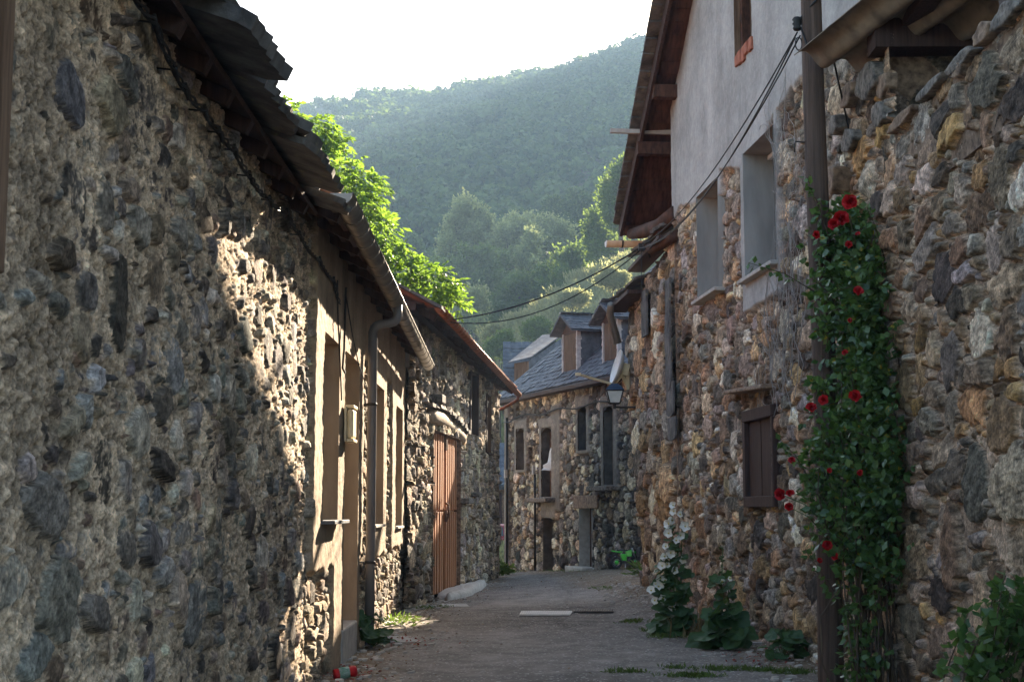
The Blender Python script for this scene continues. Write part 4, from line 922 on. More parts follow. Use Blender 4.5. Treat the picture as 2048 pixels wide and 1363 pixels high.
def dormer(u0, u1, w0, zb, h, depth, label, roofw=.3):
    """front parallel to the street wall, cheeks running back into the roof, a small gable roof"""
    def DP(u, w, z): return FAR.P(u, z, -w)
    z1 = zb + h
    b = MB(); N = 3
    b.hexa([DP(u0, w0, zb), DP(u1, w0, zb), DP(u1, w0 + depth, zb), DP(u0, w0 + depth, zb), DP(u0, w0, z1), DP(u1, w0, z1), DP(u1, w0 + depth, z1), DP(u0, w0 + depth, z1)])
    o = b.build('dormer', M['slate'], fh); o['label'] = label
    b = MB(); n = 4
    for k in range(n):
        a = u0 + .07 + (u1 - u0 - .14) * k / n; b.hexa([DP(a, w0 - .04, zb + .05), DP(a + (u1 - u0 - .14) / n - .012, w0 - .04, zb + .05), DP(a + (u1 - u0 - .14) / n - .012, w0 + .02, zb + .05), DP(a, w0 + .02, zb + .05), DP(a, w0 - .04, z1 - .02), DP(a + (u1 - u0 - .14) / n - .012, w0 - .04, z1 - .02), DP(a + (u1 - u0 - .14) / n - .012, w0 + .02, z1 - .02), DP(a, w0 + .02, z1 - .02)])
    b.build('shutter', M['wood_grey'], o)
    for uu in (u0, u1):
        b = MB()
        for k in range(6):
            za = zb - .1 + (h + .1) * k / 6; e = R.uniform(-.015, .015)
            b.hexa([DP(uu - .03 + e, w0 - .075, za), DP(uu + .03 + e, w0 - .075, za), DP(uu + .03 + e, w0 + .09, za), DP(uu - .03 + e, w0 + .09, za)] + [DP(uu - .03 - e, w0 - .06, za + (h + .1) / 6 + .03), DP(uu + .03 - e, w0 - .06, za + (h + .1) / 6 + .03), DP(uu + .03 - e, w0 + .09, za + (h + .1) / 6 + .03), DP(uu - .03 - e, w0 + .09, za + (h + .1) / 6 + .03)])
        b.build('corner_trim', M['trim_grey'], o)
    b = MB()                                                     # fish-scale slates on both cheeks
    for side, uu in ((1, u1), (-1, u0)):
        for r in range(int(h / .15) + 2):
            z = zb - .1 + r * .15
            if z > z1 - .1: break
            for k in range(int(depth / .2) + 1):
                w = w0 + .14 + k * .2 + (.1 if r % 2 else 0) + R.uniform(-.02, .02); rr = .115
                pts = [(w - rr, z + .3), (w - rr, z + .12)] + [(w - rr * math.cos(math.pi * q / 6), z + .12 - rr * math.sin(math.pi * q / 6)) for q in range(1, 6)] + [(w + rr, z + .12), (w + rr, z + .3)]
                pts = [(min(max(a, w0 + .05), w0 + depth), min(c, z1)) for a, c in pts]
                tl = R.uniform(0, .012)
                b.prism([DP(uu + side * (.012 + .03 * (1 - (c - z) / .3) + tl), a, c) for a, c in pts], FAR.d * side * .012)
    b.build('cheek_slate', M['slate'], o)
    um = (u0 + u1) / 2; hw = (u1 - u0) / 2 + roofw; zr_ = z1 + hw * .6 
    b = MB(); rs = np.random.default_rng(int(u0 * 10))
    for sg in (1, -1):
        e0 = DP(um + sg * hw, w0 - .35, z1 - .02); slope_ = (FAR.d * -sg * hw + Vector((0, 0, hw * .6))).normalized(); ln = math.hypot(hw, hw * .6)
        b.hexa([e0, e0 + fi * (depth + .8), e0 + fi * (depth + .8) + slope_ * ln, e0 + slope_ * ln] + [p + Vector((0, 0, .03)) for p in (e0, e0 + fi * (depth + .8), e0 + fi * (depth + .8) + slope_ * ln, e0 + slope_ * ln)])
        slates(b, e0 + Vector((0, 0, .03)) - slope_ * .03, fi, slope_, depth + .75, int(ln / .17) + 1, .17, .28, .016, rs, jit=.15)
    b.build('dormer_roof', M['slate'], o)
    b = MB(); b.prism([DP(um - hw + .08, w0 - .03, z1), DP(um + hw - .08, w0 - .03, z1), DP(um, w0 - .03, zr_ - .05)], fi * .3)
    for q in range(4): b.obox(DP(um, w0 - .1 + q * .3, zr_ + .05), FAR.d * .03, fi * .035, Vector((0, 0, .04)))
    b.build('gable_board', M['wood_dark'] , o)
d2 = (FAR.U(1121, 720), FAR.U(1151, 720)); d3 = (FAR.U(1203, 690), FAR.U(1234, 690))
zD = zE + .42
dormer(d2[0] - .2, d2[1] - .25, .2, zD + .05, FZ(1135, 668)[1] - zD, 1.35, 'dormer with open gable and plank shutter')
dormer(d3[0] - .25, d3[1] - .3, .2, zD + .25, FZ(1220, 640)[1] - zD - .25, 1.35, 'taller dormer half hidden by the neighbour')
b = MB(); b.prism([FAR.P(.25, -1, -.45), FAR.P(.25, zE, -.45), FAR.P(2.4, zE + 2.9, -3.3), FAR.P(1, zE + .0, -7), FAR.P(1, -1, -7)], FAR.d * (UE - 1)); b.pbox(FAR, 0, .25, -1, zE, -7, -.02); b.pbox(FAR, UE - .25, UE, -1, zE, -5, -.02); b.prism([FAR.P(UE - .02, zE, 0), FAR.P(UE - .02, zE + 4.4, -4.6), FAR.P(UE - .02, zE, -9)], FAR.d * -.2); b.build('rear_wall', M['stone_brown'], fh)

b = MB(); b.hexa([FAR.P(8.9, zE + 1, -1.6), FAR.P(10.4, zE + 1, -1.6), FAR.P(10.4, zE + 1, -6.5), FAR.P(8.9, zE + 1, -6.5), FAR.P(8.9, 9.5, -1.6), FAR.P(10.4, 9.5, -1.6), FAR.P(10.4, 9.5, -6.5), FAR.P(8.9, 9.5, -6.5)]); b.build('sun_block_wall', M['stone_brown'], fh)  # unseen storey added behind the tall house to keep sun off the road
b = MB(); b.prism([FAR.P(8.7, 9.45, -1.3), FAR.P(8.7, 9.6, -1.3), FAR.P(8.7, 11.2, -4.05), FAR.P(8.7, 9.6, -6.8), FAR.P(8.7, 9.45, -6.8)], FAR.d * 2); b.build('sun_block_roof', M['slate'], fh)  # its roof, likewise out of view and added to block the sun
# back wing with the long shed dormer, and the low slate roof seen through the gap
bw = thing('rear_wing', (1.2, 50, 0), 'blue slate back wing with a low shed dormer behind the far house', 'house')
P0 = at(1022, 806, 49); P1 = at(1012, 730, 49.5)
b = MB()
Q = [at(1000, 812, 48.5), at(1130, 812, 49.5), at(1150, 640, 52), at(1010, 760, 51)]
def roofq(c, t): return b.prism(c, Vector((0, .35, -.3)) * t)
rw = [at(1005, 812, 48.6), at(1180, 812, 48.6), at(1180, 690, 51), at(1050, 690, 51)]
b.prism(rw, (0, .3, -.25)); rr_ = b.build('roof', M['slate'], bw)
b = MB(); rs = np.random.default_rng(16)
al = (rw[1] - rw[0]).normalized(); upw = (rw[3] + (rw[0] - rw[3]).dot(al) * al - rw[0]).normalized()
slates(b, rw[0] + Vector((0, -.03, .03)), al, upw, (rw[1] - rw[0]).length, 15, .22, .32, .014, rs, jit=.12); b.build('slate', M['slate'], rr_)
f0, f1_, f2_, f3_ = at(1030, 766, 48.9), at(1056, 762, 48.9), at(1056, 722, 48.9), at(1030, 726, 48.9)
b = MB(); b.prism([f0, f1_, f2_, f3_], (0, .08, 0))
for q in (.0, .33, .66, 1): b.beam(f0.lerp(f1_, q) - Vector((0, .02, 0)), f3_.lerp(f2_, q) - Vector((0, .02, 0)), .05, .05)
dm = b.build('dormer_front', M['wood_old'], bw)
b = MB(); t0, t1 = at(1016, 727, 48.6), at(1062, 716, 48.7); t2 = at(1128, 668, 51.4); t3 = at(1085, 672, 51.6)
b.prism([t0, t1, t2, t3], (0, 0, .05)); slb = MB()
b.build('dormer_roof', M['slate'], bw)
b = MB(); b.prism([f1_, at(1128, 762, 50.8), at(1126, 674, 51.2), f2_], (.03, .05, 0)); b.build('dormer_cheek', M['slate'], bw)
b = MB(); b.hexa([Vector((P.x, P.y, -1)) for P in (at(1014, 900, 49), at(1180, 900, 49), at(1180, 900, 54), at(1014, 900, 54))] + [Vector((P.x, P.y, z)) for P, z in ((at(1014, 900, 49), rw[0].z - .1), (at(1180, 900, 49), rw[0].z - .1), (at(1180, 900, 54), rw[0].z - .1), (at(1014, 900, 54), rw[0].z - .1))]); b.build('wall', M['stone_brown'], bw)
sh = thing('low_slate_shed', (-1.0, 72, -1), 'low shed with pale blue slate roof in the gap at the street end', 'shed')
b = MB(); a0, a1 = at(975, 972, 70), at(1040, 972, 70); a2, a3 = at(1040, 885, 73), at(975, 885, 73); b.prism([a0, a1, a2, a3], (0, .1, -.15)); slates(b, a0 + Vector((0, -.05, .03)), Vector((1, 0, 0)), (a3 - a0), 1.6, 12, .28, .3, .015, np.random.default_rng(3)); b.build('roof', M['slate'], sh)
b = MB(); b.box((a0.x, 70.5, -2), (a1.x + 1, 75, a0.z + .05)); b.box((a0.x - 4, 74, -2), (a1.x + 1, 79, a0.z + 1.4)); b.build('wall', M['stone_brown'], sh)
b = MB(); b.box((a0.x + .2, 70.42, -1.2), (a0.x + .7, 70.5, a0.z - .3)); b.build('door', M['wood_dark'], sh)
# ------------------------------------------------------------------ leaves and plants
def unit(a): return a / np.maximum(np.linalg.norm(a, axis=-1, keepdims=True), 1e-6)
def leaves(C, D, N_, ln, wid, rng, fold=.18, droop=0.0, shape=(.45,)):
    """one pointed, folded leaf per row: C base, D towards the tip, N_ face normal, ln length, wid half width / length"""
    n = len(C); D = unit(D); S = unit(np.cross(D, N_)); N2 = np.cross(S, D)
    ln = np.broadcast_to(np.asarray(ln, float), (n,))[:, None]
    a = shape[0]
    base = C; tip = C + D * ln - np.array([0, 0, 1.]) * droop * ln
    mid = C + D * ln * a - N2 * ln * fold * .35
    l = C + D * ln * a + S * ln * wid + N2 * ln * fold * .35 * 0; r = C + D * ln * a - S * ln * wid
    V = np.stack([base, r, tip, l, mid], 1).reshape(-1, 3)
    k = np.arange(n)[:, None] * 5
    Fq = np.concatenate([k + np.array([[0, 1, 2, 4]]), k + np.array([[0, 4, 2, 3]])], 1).reshape(-1, 4)
    col = np.repeat(rng.random((n, 3)), 5, 0)
    return V, Fq, col
def rnd_dir(n, rng, up=0.0):
    v = rng.normal(size=(n, 3)); v[:, 2] += up; return unit(v)
class Leafs:
    def __init__(s): s.V = []; s.F = []; s.c = []; s.n = 0
    def add(s, V, Fq, c): s.V.append(V); s.F.append(Fq + s.n); s.c.append(c); s.n += len(V)
    def build(s, name, m, parent=None, loc=None, smooth=False):
        return mesh_np(name, np.concatenate(s.V), np.concatenate(s.F), m, parent, loc, cols=np.concatenate(s.c), smooth=smooth)

def crown_points(blobs, n, rng, shell=.55):
    """points spread in ellipsoids, most of them in the outer part, in clumps with gaps"""
    B = np.array(blobs, float); w = (B[:, 3] * B[:, 4] * B[:, 5]) ** .67; w /= w.sum()
    k = rng.choice(len(B), n, p=w); d = rnd_dir(n, rng, .15)
    r = (shell + (1 - shell) * rng.random(n)) * (1 + rng.normal(0, .09, n))
    P = B[k, :3] + d * r[:, None] * B[k, 3:6]
    return P, d
def clumped(P, d, per, spread, rng):
    """each point becomes a clump of leaves"""
    n = len(P)
    Q = np.repeat(P, per, 0) + rng.normal(0, 1, (n * per, 3)) * spread
    return Q, np.repeat(d, per, 0)

def tree(name, loc, blobs, m, label, n=500, per=5, leaf=.3, spread=.35, wid=.35, trunk=.2, seed=1, group=None, shell=.5, up=.3, hang=0, bark='bark', smear=1):
    rng = np.random.default_rng(seed)
    t = thing(name, loc, label, 'tree' if 'bush' not in name and 'shrub' not in name else 'bush', group)
    P, d = crown_points(blobs, n, rng, shell)
    if smear != 1: P = P
    Q, dd = clumped(P, d, per, spread, rng)
    D = unit(dd * .6 + rnd_dir(len(Q), rng, up) * .8 - np.array([0, 0, hang])); Nn = unit(dd * .5 + rnd_dir(len(Q), rng, .4))
    L = Leafs(); L.add(*leaves(Q, D, Nn, leaf * rng.uniform(.6, 1.3, len(Q)), wid, rng))
    L.build('crown', m, t)
    b = MB(); B = np.array(blobs, float); top = B[np.argmax(B[:, 2])]
    base = Vector(loc); c = Vector(B[:, :3].mean(0)); c2 = Vector((base.x * .3 + c.x * .7, base.y * .3 + c.y * .7, c.z))
    b.tube([base - Vector((0, 0, .3)), base.lerp(c2, .35) + Vector((trunk * .5, 0, 0)), base.lerp(c2, .7), c2], [trunk * 1.3, trunk, trunk * .75, trunk * .45], 8)
    for q in B[:12]:
        e = Vector(q[:3]); s0 = base.lerp(c2, .55 + .4 * rng.random())
        b.tube([s0, s0.lerp(e, .5) + Vector((0, 0, .15 * (e - s0).length)), e], [trunk * .45, trunk * .3, trunk * .1], 6)
    b.build('trunk', M[bark], t)
    return t

# ------------------------------------------------------------------ terrain behind the village
def crest(X): return np.clip(16.7 + .53 * X, 2.5, 40)
def spur_z(X, Y):
    Y0 = 82 - 30 * sst(-2, 7, X)
    t = np.clip((Y - Y0) / (108 - Y0), 0, 1); t = t ** .9
    z = gz(X, np.minimum(Y, 82)) - .15 + crest(X) * t
    z = z + np.where(Y > 108, (Y - 108) * .02 - 2.5 * sst(108, 122, Y), 0)
    return z + .5 * sst(70, 100, Y) * fbm(X * .15, Y * .15, 201, 4) + .3 * sst(60, 90, Y) * fbm(X * .6, Y * .6, 203, 3)
def fan(name, fz, Ys, m, s0, s1, n, cols=None):
    T = np.linspace(s0, s1, n); X = np.outer(T, Ys); Y = np.broadcast_to(Ys, X.shape)
    Z = fz(X, Y); idx = np.arange(X.size).reshape(X.shape)
    q = np.stack([idx[:-1, :-1], idx[1:, :-1], idx[1:, 1:], idx[:-1, 1:]], -1).reshape(-1, 4)
    o = mesh_np(name, np.stack([X, Y, Z], -1).reshape(-1, 3), q, m); o['kind'] = 'structure'; return o
SKX = [(-300, 88), (-160, 100), (-90, 112), (-68, 120.5), (-60, 124.5), (-48, 126), (-38, 127), (-25, 127), (-18, 128), (-8, 129.5), (2, 131.5), (15, 134.5), (28, 139), (45, 145), (60, 150), (120, 156), (300, 170)]
def sky_z(X): return np.interp(X, [a for a, _ in SKX], [b for _, b in SKX])
def mount_z(X, Y):
    t = np.clip((Y - 165) / 255, 0, 1.25)
    Xs = X * (420 / np.maximum(Y, 165))
    z = 19 + (sky_z(Xs) - 2.6 - 19) * np.where(t < 1, t ** .92, 1 - (t - 1) * .6)
    return z + 5 * np.clip(t, 0, 1) * (1 - np.clip(t, 0, 1)) * 4 * fbm(X * .02, Y * .02, 211, 4) + 1.5 * fbm(X * .08, Y * .08, 215, 3)
fan('hillside', spur_z, np.concatenate([np.arange(44, 110, 1.2), np.arange(110, 168, 3.0)]), M['spur'], -1.6, 1.6, 320)
fan('mountain', mount_z, np.concatenate([np.arange(160, 425, 3.5), np.arange(425, 480, 8)]), M['hill'], -1.2, 1.2, 420)
# wide ground under the village
sheet('ground', np.concatenate([np.arange(-260, -12, 12.), np.arange(-12, 12, 1.), np.arange(12, 261, 12.)]), np.concatenate([np.arange(-40, 2, 6.), np.arange(2, 52, 1.)]), lambda X, Y: gz(np.clip(X, -2.5, 3.2), Y) - .12, M['soil'])

# the wood on the mountain: crowns too many to count
rng = np.random.default_rng(303)
L = Leafs(); nC = 0
nT = 4200
Yc = 165 + 258 * rng.random(nT) ** .8; Tc = rng.uniform(-.26, .2, nT); Xc = Tc * Yc; Zc = mount_z(Xc, Yc)
den = fbm(Xc * .025, Yc * .02, 305, 3) + .25 - .4 * ((Tc < -.11) & (Yc > 330))
keepc = rng.random(nT) < np.clip(.6 + 1.7 * den, .1, 1)
Xc, Yc, Zc = Xc[keepc], Yc[keepc], Zc[keepc]
Rc = rng.uniform(1.7, 3.9, len(Xc)) * (.75 + .9 * np.clip(den[keepc], 0, .5))
# each crown is a heap of small rounded boughs, each bough a shell of leaves
nb, pl_ = 9, 13
bd = rnd_dir(len(Xc) * nb, rng, .7); br = np.repeat(Rc, nb)
bc = np.repeat(np.stack([Xc, Yc, Zc + Rc * .55], 1), nb, 0) + bd * br[:, None] * np.array([.75, .75, .6]) * rng.uniform(.55, 1, (len(bd), 1))
ld_ = unit(np.repeat(bd, pl_, 0) * .5 + rnd_dir(len(bd) * pl_, rng, .2)); lr = np.repeat(br * rng.uniform(.28, .5, len(br)), pl_)
P = np.repeat(bc, pl_, 0) + ld_ * lr[:, None] * rng.uniform(.75, 1.05, (len(ld_), 1)); per = nb * pl_
V_, F_, c_ = leaves(P, unit(np.cross(ld_, rnd_dir(len(P), rng))), ld_ + rnd_dir(len(P), rng) * .35, rng.uniform(.7, 1.35, len(P)), .45, rng, fold=.05)
tint = np.repeat(np.repeat(rng.random(len(Xc)), per), 5); c_[:, 0] = np.clip(c_[:, 0] * .3 + tint * .8 - .05, 0, 1)
L.add(V_, F_, c_)
o = L.build('oak_wood', M['forest'], loc=(0, 300, 60)); tag(o, 'oak wood covering the hazy mountain behind the village', 'wood', kind='stuff')
# trees one can tell apart along the skyline
LB = ['round oak on the skyline, {} along the ridge', ]
ridge = [(612, 202, 2.6), (655, 190, 3.2), (690, 187, 2.6), (742, 178, 3.4), (790, 172, 3.8), (842, 168, 2.8), (868, 160, 2.3), (905, 152, 4.0), (936, 148, 3.4), (975, 152, 3.2), (1004, 148, 2.5), (1038, 138, 3.2), (1075, 140, 2.4), (1110, 134, 2.8), (1140, 124, 2.6), (1168, 122, 2.2), (1205, 112, 3.2), (1240, 106, 3.0), (1272, 98, 3.2), (1305, 88, 3.4), (1335, 80, 3.2)]
words = ['small oak at the left end of the mountain skyline', 'spreading oak second from the left end of the skyline', 'loose oak on the skyline above the walnut branch tips', 'dense dark oak at the first rise of the skyline', 'wide dark oak on the skyline right of the first gap', 'low oak on the skyline before the tall pair', 'small round oak tucked left of the big double crown', 'big oak with a double crown on the skyline', 'tall oak touching the big double crown on the right', 'broad oak mid skyline above the willow group', 'small oak in the dip mid skyline', 'oak with raised top above the middle of the street', 'low oak on the skyline right of the raised top', 'even round oak on the skyline above the far dormers', 'pointed oak on the skyline where it starts climbing', 'small oak beside the pointed one on the skyline', 'oak on the rising skyline above the yellow poplar', 'dark oak on the rising skyline near the dark eaves', 'feathery oak on the skyline next to the dark eaves', 'highest clear oak on the skyline beside the roof verge', 'oak partly behind the roof verge on the skyline']
for i, (x, y, r) in enumerate(ridge):
    p = at(x, y, 424); zb = float(mount_z(p.x, p.y)); r = r * 1.25
    bl = []
    rq = np.random.default_rng(900 + i)
    hgt = min(max(p.z + .6 - zb, 2.3), 3.6)
    for k in range(9): a = rq.uniform(0, 6.28); q = rq.uniform(.1, 1.25) * r * (1 if k < 4 else .7); bl.append((p.x + math.cos(a) * q, p.y + math.sin(a) * q, zb + hgt * (rq.uniform(.1, .55) if k < 4 else rq.uniform(.5, .85)), r * rq.uniform(.35, .7), r * .55, hgt * rq.uniform(.2, .36)))
    tree('oak_tree', (p.x, p.y, zb), bl, M['forest'], words[i], n=230, per=5, leaf=.8, spread=.4, wid=.42, trunk=.22, seed=700 + i, group='oaks along the skyline', shell=.25)

# trees of the valley, one by one (x, y of the crown's middle and its half size in the picture, distance)
def vtree(name, Y, parts, label, m='willow', seed=1, dens=1.0, leaf=.34, group=None, up=.5, base=None, shell=.12):
    s = Y / F; bl = []; rq = np.random.default_rng(seed)
    for (x, y, rx, ry) in parts:
        p = at(x, y, Y); n = max(5, int(rx * ry / 150))
        bl.append((p.x, p.y, p.z, rx * s * .8, rx * s * .8, ry * s * .8))
        for k in range(n):
            a = rq.uniform(0, 6.28); q = rq.uniform(.4, 1.1); w_ = rq.uniform(.16, .42); bl.append((p.x + math.cos(a) * q * rx * s * .75, p.y + rq.normal(0, .5) * rx * s, p.z + math.sin(a) * q * ry * s * .75, rx * s * w_, rx * s * w_, ry * s * w_))
    xs = sum(q[0] for q in parts) / len(parts); p = at(xs, parts[0][1], Y)
    zb = float(spur_z(p.x, Y) if Y < 164 else mount_z(p.x, Y))
    area = sum(q[2] * q[3] for q in parts) * s * s * 4
    tree(name, (p.x, p.y, min(zb, min(b_[2] for b_ in bl) - .5)), bl, M[m], label, n=int(60 * area * dens), per=6, leaf=leaf, spread=.24, wid=.3, trunk=.22, seed=seed, group=group, shell=shell, up=up)
g_ = 'willows in the valley'
vtree('willow_tree', 150, [(932, 480, 62, 72), (905, 520, 45, 55), (940, 440, 45, 40)], 'big pale round willow, leftmost of the valley willows', seed=11, group=g_)
vtree('willow_tree', 146, [(1025, 490, 55, 62), (1040, 455, 38, 30), (1005, 540, 50, 50)], 'sunlit willow in the middle of the valley group', seed=12, group=g_)
vtree('willow_tree', 152, [(1105, 490, 48, 60), (1080, 455, 30, 35), (1120, 530, 40, 50)], 'grey green willow at the right of the valley group', seed=13, group=g_, dens=.8)
vtree('willow_tree', 136, [(1060, 520, 28, 48), (1062, 480, 18, 26)], 'small bright willow standing in front of the group', seed=14, group=g_)
vtree('poplar_tree', 112, [(1245, 400, 40, 75), (1250, 350, 32, 36), (1225, 430, 30, 40)], 'tall yellow green poplar beside the dark eaves', seed=15, m='bush', leaf=.3)
vtree('hazel_tree', 118, [(1195, 465, 42, 60), (1215, 500, 40, 45)], 'dark leafy hazel left of the yellow poplar', seed=16, m='bush', leaf=.3)
vtree('ash_tree', 134, [(960, 545, 60, 62), (905, 560, 55, 60), (990, 590, 45, 45)], 'dusky ash tree below the big pale willow', seed=17, m='bush', leaf=.34)
vtree('ash_tree', 120, [(945, 600, 32, 34), (930, 640, 40, 42)], 'young ash with pale top by the walnut tips', seed=18, m='willow', leaf=.28)
vtree('ash_tree', 128, [(1050, 590, 50, 42), (1000, 620, 45, 40), (1085, 560, 35, 35)], 'low ash at the top of the broom slope', seed=19, m='bush', leaf=.3)
vtree('pine_tree', 178, [(825, 520, 34, 60), (815, 570, 40, 50)], 'bluish tree behind the walnut branches', seed=20, m='forest', leaf=.45)
vtree('ash_tree', 170, [(1130, 440, 60, 45), (1160, 415, 45, 35)], 'hazy ash tree high behind the willow group', seed=21, m='forest', leaf=.45)
vtree('ash_tree', 124, [(1150, 520, 40, 45), (1130, 570, 40, 40)], 'ash tree between the willows and the hazel', seed=22, m='bush', leaf=.3)

# broom and grass on the slope
rng = np.random.default_rng(404); L = Leafs()
n = 1500; Yb = rng.uniform(60, 112, n); Tb = rng.uniform(-.06, .13, n); Xb = Tb * Yb; Zb = spur_z(Xb, Yb)
kb = (rng.random(n) < .35 + 1.2 * (fbm(Xb * .12, Yb * .1, 407, 3) + .2)); Xb, Yb, Zb = Xb[kb], Yb[kb], Zb[kb]; Rb = rng.uniform(.35, 1.15, len(Xb)); per = 130
C = np.repeat(np.stack([Xb, Yb, Zb], 1), per, 0); rr = np.repeat(Rb, per)[:, None]
off = rng.normal(0, 1, (len(C), 3)) * np.array([.45, .45, .1]) * rr; off[:, 2] = abs(off[:, 2]) + rr[:, 0] * rng.random(len(C)) * .75
P = C + off; D = unit(off * np.array([.6, .6, 0]) + np.array([0, 0, 1.]) * rr + rng.normal(0, .25, P.shape) * rr)
V_, F_, c_ = leaves(P, D, rnd_dir(len(P), rng), rr[:, 0] * rng.uniform(.25, .5, len(P)), .14, rng)
tint = np.repeat(np.repeat(rng.random(len(Xb)), per), 5); c_[:, 0] = np.clip(c_[:, 0] * .35 + tint * .65, 0, 1); L.add(V_, F_, c_)
n = 26000; Yg = rng.uniform(55, 110, n); Xg = rng.uniform(-.08, .13, n) * Yg; P = np.stack([Xg, Yg, spur_z(Xg, Yg)], 1)
V_, F_, c_ = leaves(P, rnd_dir(n, rng, 2.2), rnd_dir(n, rng), rng.uniform(.2, .6, n), .1, rng); L.add(V_, F_, c_)
o = L.build('scrub', M['scrub'], loc=(0, 85, 8)); tag(o, 'pale broom scrub and dry grass on the slope behind the far roof', 'scrub', kind='stuff')
for i, (x, y, rx, ry, Y, lb) in enumerate([(1003, 694, 34, 32, 84, 'dark round bush at the foot of the slope, left of the far dormer'), (1075, 668, 36, 32, 86, 'olive bush on the slope behind the far dormers'), (985, 670, 26, 22, 92, 'small broom bush above the dark round bush'), (1150, 600, 34, 24, 90, 'grey green broom bush mid slope above the dormers'), (1225, 560, 34, 26, 88, 'broom bush on the slope under the white eave gutter')]):
    s = Y / F; p = at(x, y, Y); bl = [(p.x, p.y, p.z, rx * s * .8, rx * s * .8, ry * s * .85)] + [(p.x + R.uniform(-.7, .7) * rx * s, p.y, p.z + R.uniform(-.3, .7) * ry * s, rx * s * .4, rx * s * .4, ry * s * .4) for k in range(6)]
    tree('bush', (p.x, p.y, float(spur_z(p.x, p.y))), bl, M['bush'] if i < 2 else M['scrub'], lb, n=1100, per=5, leaf=.16, spread=.1, wid=.3, trunk=.05, seed=50 + i, shell=.4, up=.7)

# walnut behind the barn
rng = np.random.default_rng(505)
wt = thing('walnut_tree', (-4.6, 30.5, -.1), 'walnut tree with bright sunlit leaves rising behind the left roofs', 'tree')
blobs = []
for (x, y, r, Y) in [(632, 262, 42, 28), (612, 300, 40, 28), (655, 285, 36, 28.4), (640, 335, 55, 28), (690, 340, 40, 27.6), (600, 360, 60, 28.5), (700, 385, 52, 27.5), (745, 372, 26, 27.4), (650, 410, 60, 28.2), (735, 425, 48, 27.4), (705, 450, 55, 28), (770, 480, 46, 27.2), (740, 510, 52, 27.8), (795, 525, 34, 27), (780, 560, 42, 27.6), (830, 560, 40, 27.2), (865, 555, 36, 27), (895, 575, 28, 27), (855, 600, 46, 27.4), (900, 605, 30, 27), (820, 600, 44, 28), (590, 420, 70, 28.6), (540, 300, 70, 29), (480, 380, 90, 29.5), (560, 240, 50, 28.8), (660, 480, 60, 28.6), (700, 540, 60, 28.4), (420, 300, 90, 30)]:
    p = at(x, y, Y); s = Y / F; blobs.append((p.x, p.y, p.z, r * s, r * s * 1.15, r * s * .9))
B = np.array(blobs); per_b = [int(5 + 74 * (b[3] / .5) ** 2) for b in blobs]
L = Leafs()
for b_, k in zip(blobs, per_b):
    d = rnd_dir(k, rng, .1); c = np.array(b_[:3]) + d * np.array(b_[3:]) * (rng.random((k, 1)) ** .45)
    axis = unit(d * .5 + np.array([.35, -.1, -.05]) + rng.normal(0, .4, (k, 3)))           # a compound leaf: seven leaflets on a stalk
    side = unit(np.cross(axis, np.array([0, 0, 1.]) + rng.normal(0, .35, (k, 3)))); nn_ = np.cross(side, axis)
    Lf = rng.uniform(.16, .28, k)[:, None]
    for j, (t, sg) in enumerate([(.3, 1), (.3, -1), (.6, 1), (.6, -1), (.88, 1), (.88, -1), (1, 0)]):
        base = c + axis * Lf * t + np.array([0, 0, -1.]) * Lf * .35 * t * t
        D = unit(axis * (.55 if sg else 1) + side * sg * .85 + np.array([0, 0, -.38]) + rng.normal(0, .15, (k, 3)))
        L.add(*leaves(base, D, nn_ + rng.normal(0, .25, (k, 3)), Lf[:, 0] * rng.uniform(.5, .72, k), .24, rng, fold=.3, droop=.12))
L.build('crown', M['walnut'], wt)
b = MB(); c0 = Vector((-4.6, 30.5, -.3)); c1 = Vector((-4.4, 29.9, 3.4)); b.tube([c0, Vector((-4.5, 30.3, 1.5)), c1], [.2, .17, .15], 10)
for q in blobs:
    e = Vector(q[:3]); b.tube([c1, c1.lerp(e, .5) + Vector((0, 0, .25)), e], [.07, .035, .012], 6)
b.build('trunk', M['bark'], wt)
# ------------------------------------------------------------------ roses on the near house
rng = np.random.default_rng(606)
rb = thing('climbing_rose', (2.75, 11.9, 0), 'climbing rose with deep red blooms between the wooden pole and near house', 'rose')
rp = [(1700, 440, 40, 12.3), (1660, 480, 36, 12.3), (1720, 500, 60, 12.2), (1770, 520, 50, 11.9), (1690, 560, 50, 12.2), (1780, 580, 55, 11.8), (1740, 620, 60, 12), (1790, 650, 50, 11.7), (1700, 660, 50, 12.1), (1760, 720, 66, 11.8), (1700, 740, 50, 12.1), (1800, 740, 46, 11.5), (1740, 800, 66, 11.8), (1800, 830, 50, 11.4), (1690, 850, 55, 12), (1760, 890, 70, 11.7), (1810, 920, 46, 11.3), (1690, 940, 50, 11.9), (1740, 980, 66, 11.7), (1790, 1000, 50, 11.4), (1700, 1040, 50, 11.8), (1760, 1070, 60, 11.5), (1720, 1120, 46, 11.7), (1650, 960, 30, 12), (1620, 960, 24, 12.1), (1640, 900, 26, 12.1), (1640, 590, 22, 12.4), (1650, 640, 18, 12.3), (1740, 1180, 42, 11.6), (1710, 1260, 30, 11.7), (1740, 1330, 40, 11.6), (1710, 1360, 36, 11.7), (1780, 1130, 40, 11.4), (1640, 1010, 26, 12), (1630, 770, 14, 12.2), (1680, 1010, 40, 11.9)]
L = Leafs(); LY = Leafs(); canes = MB()
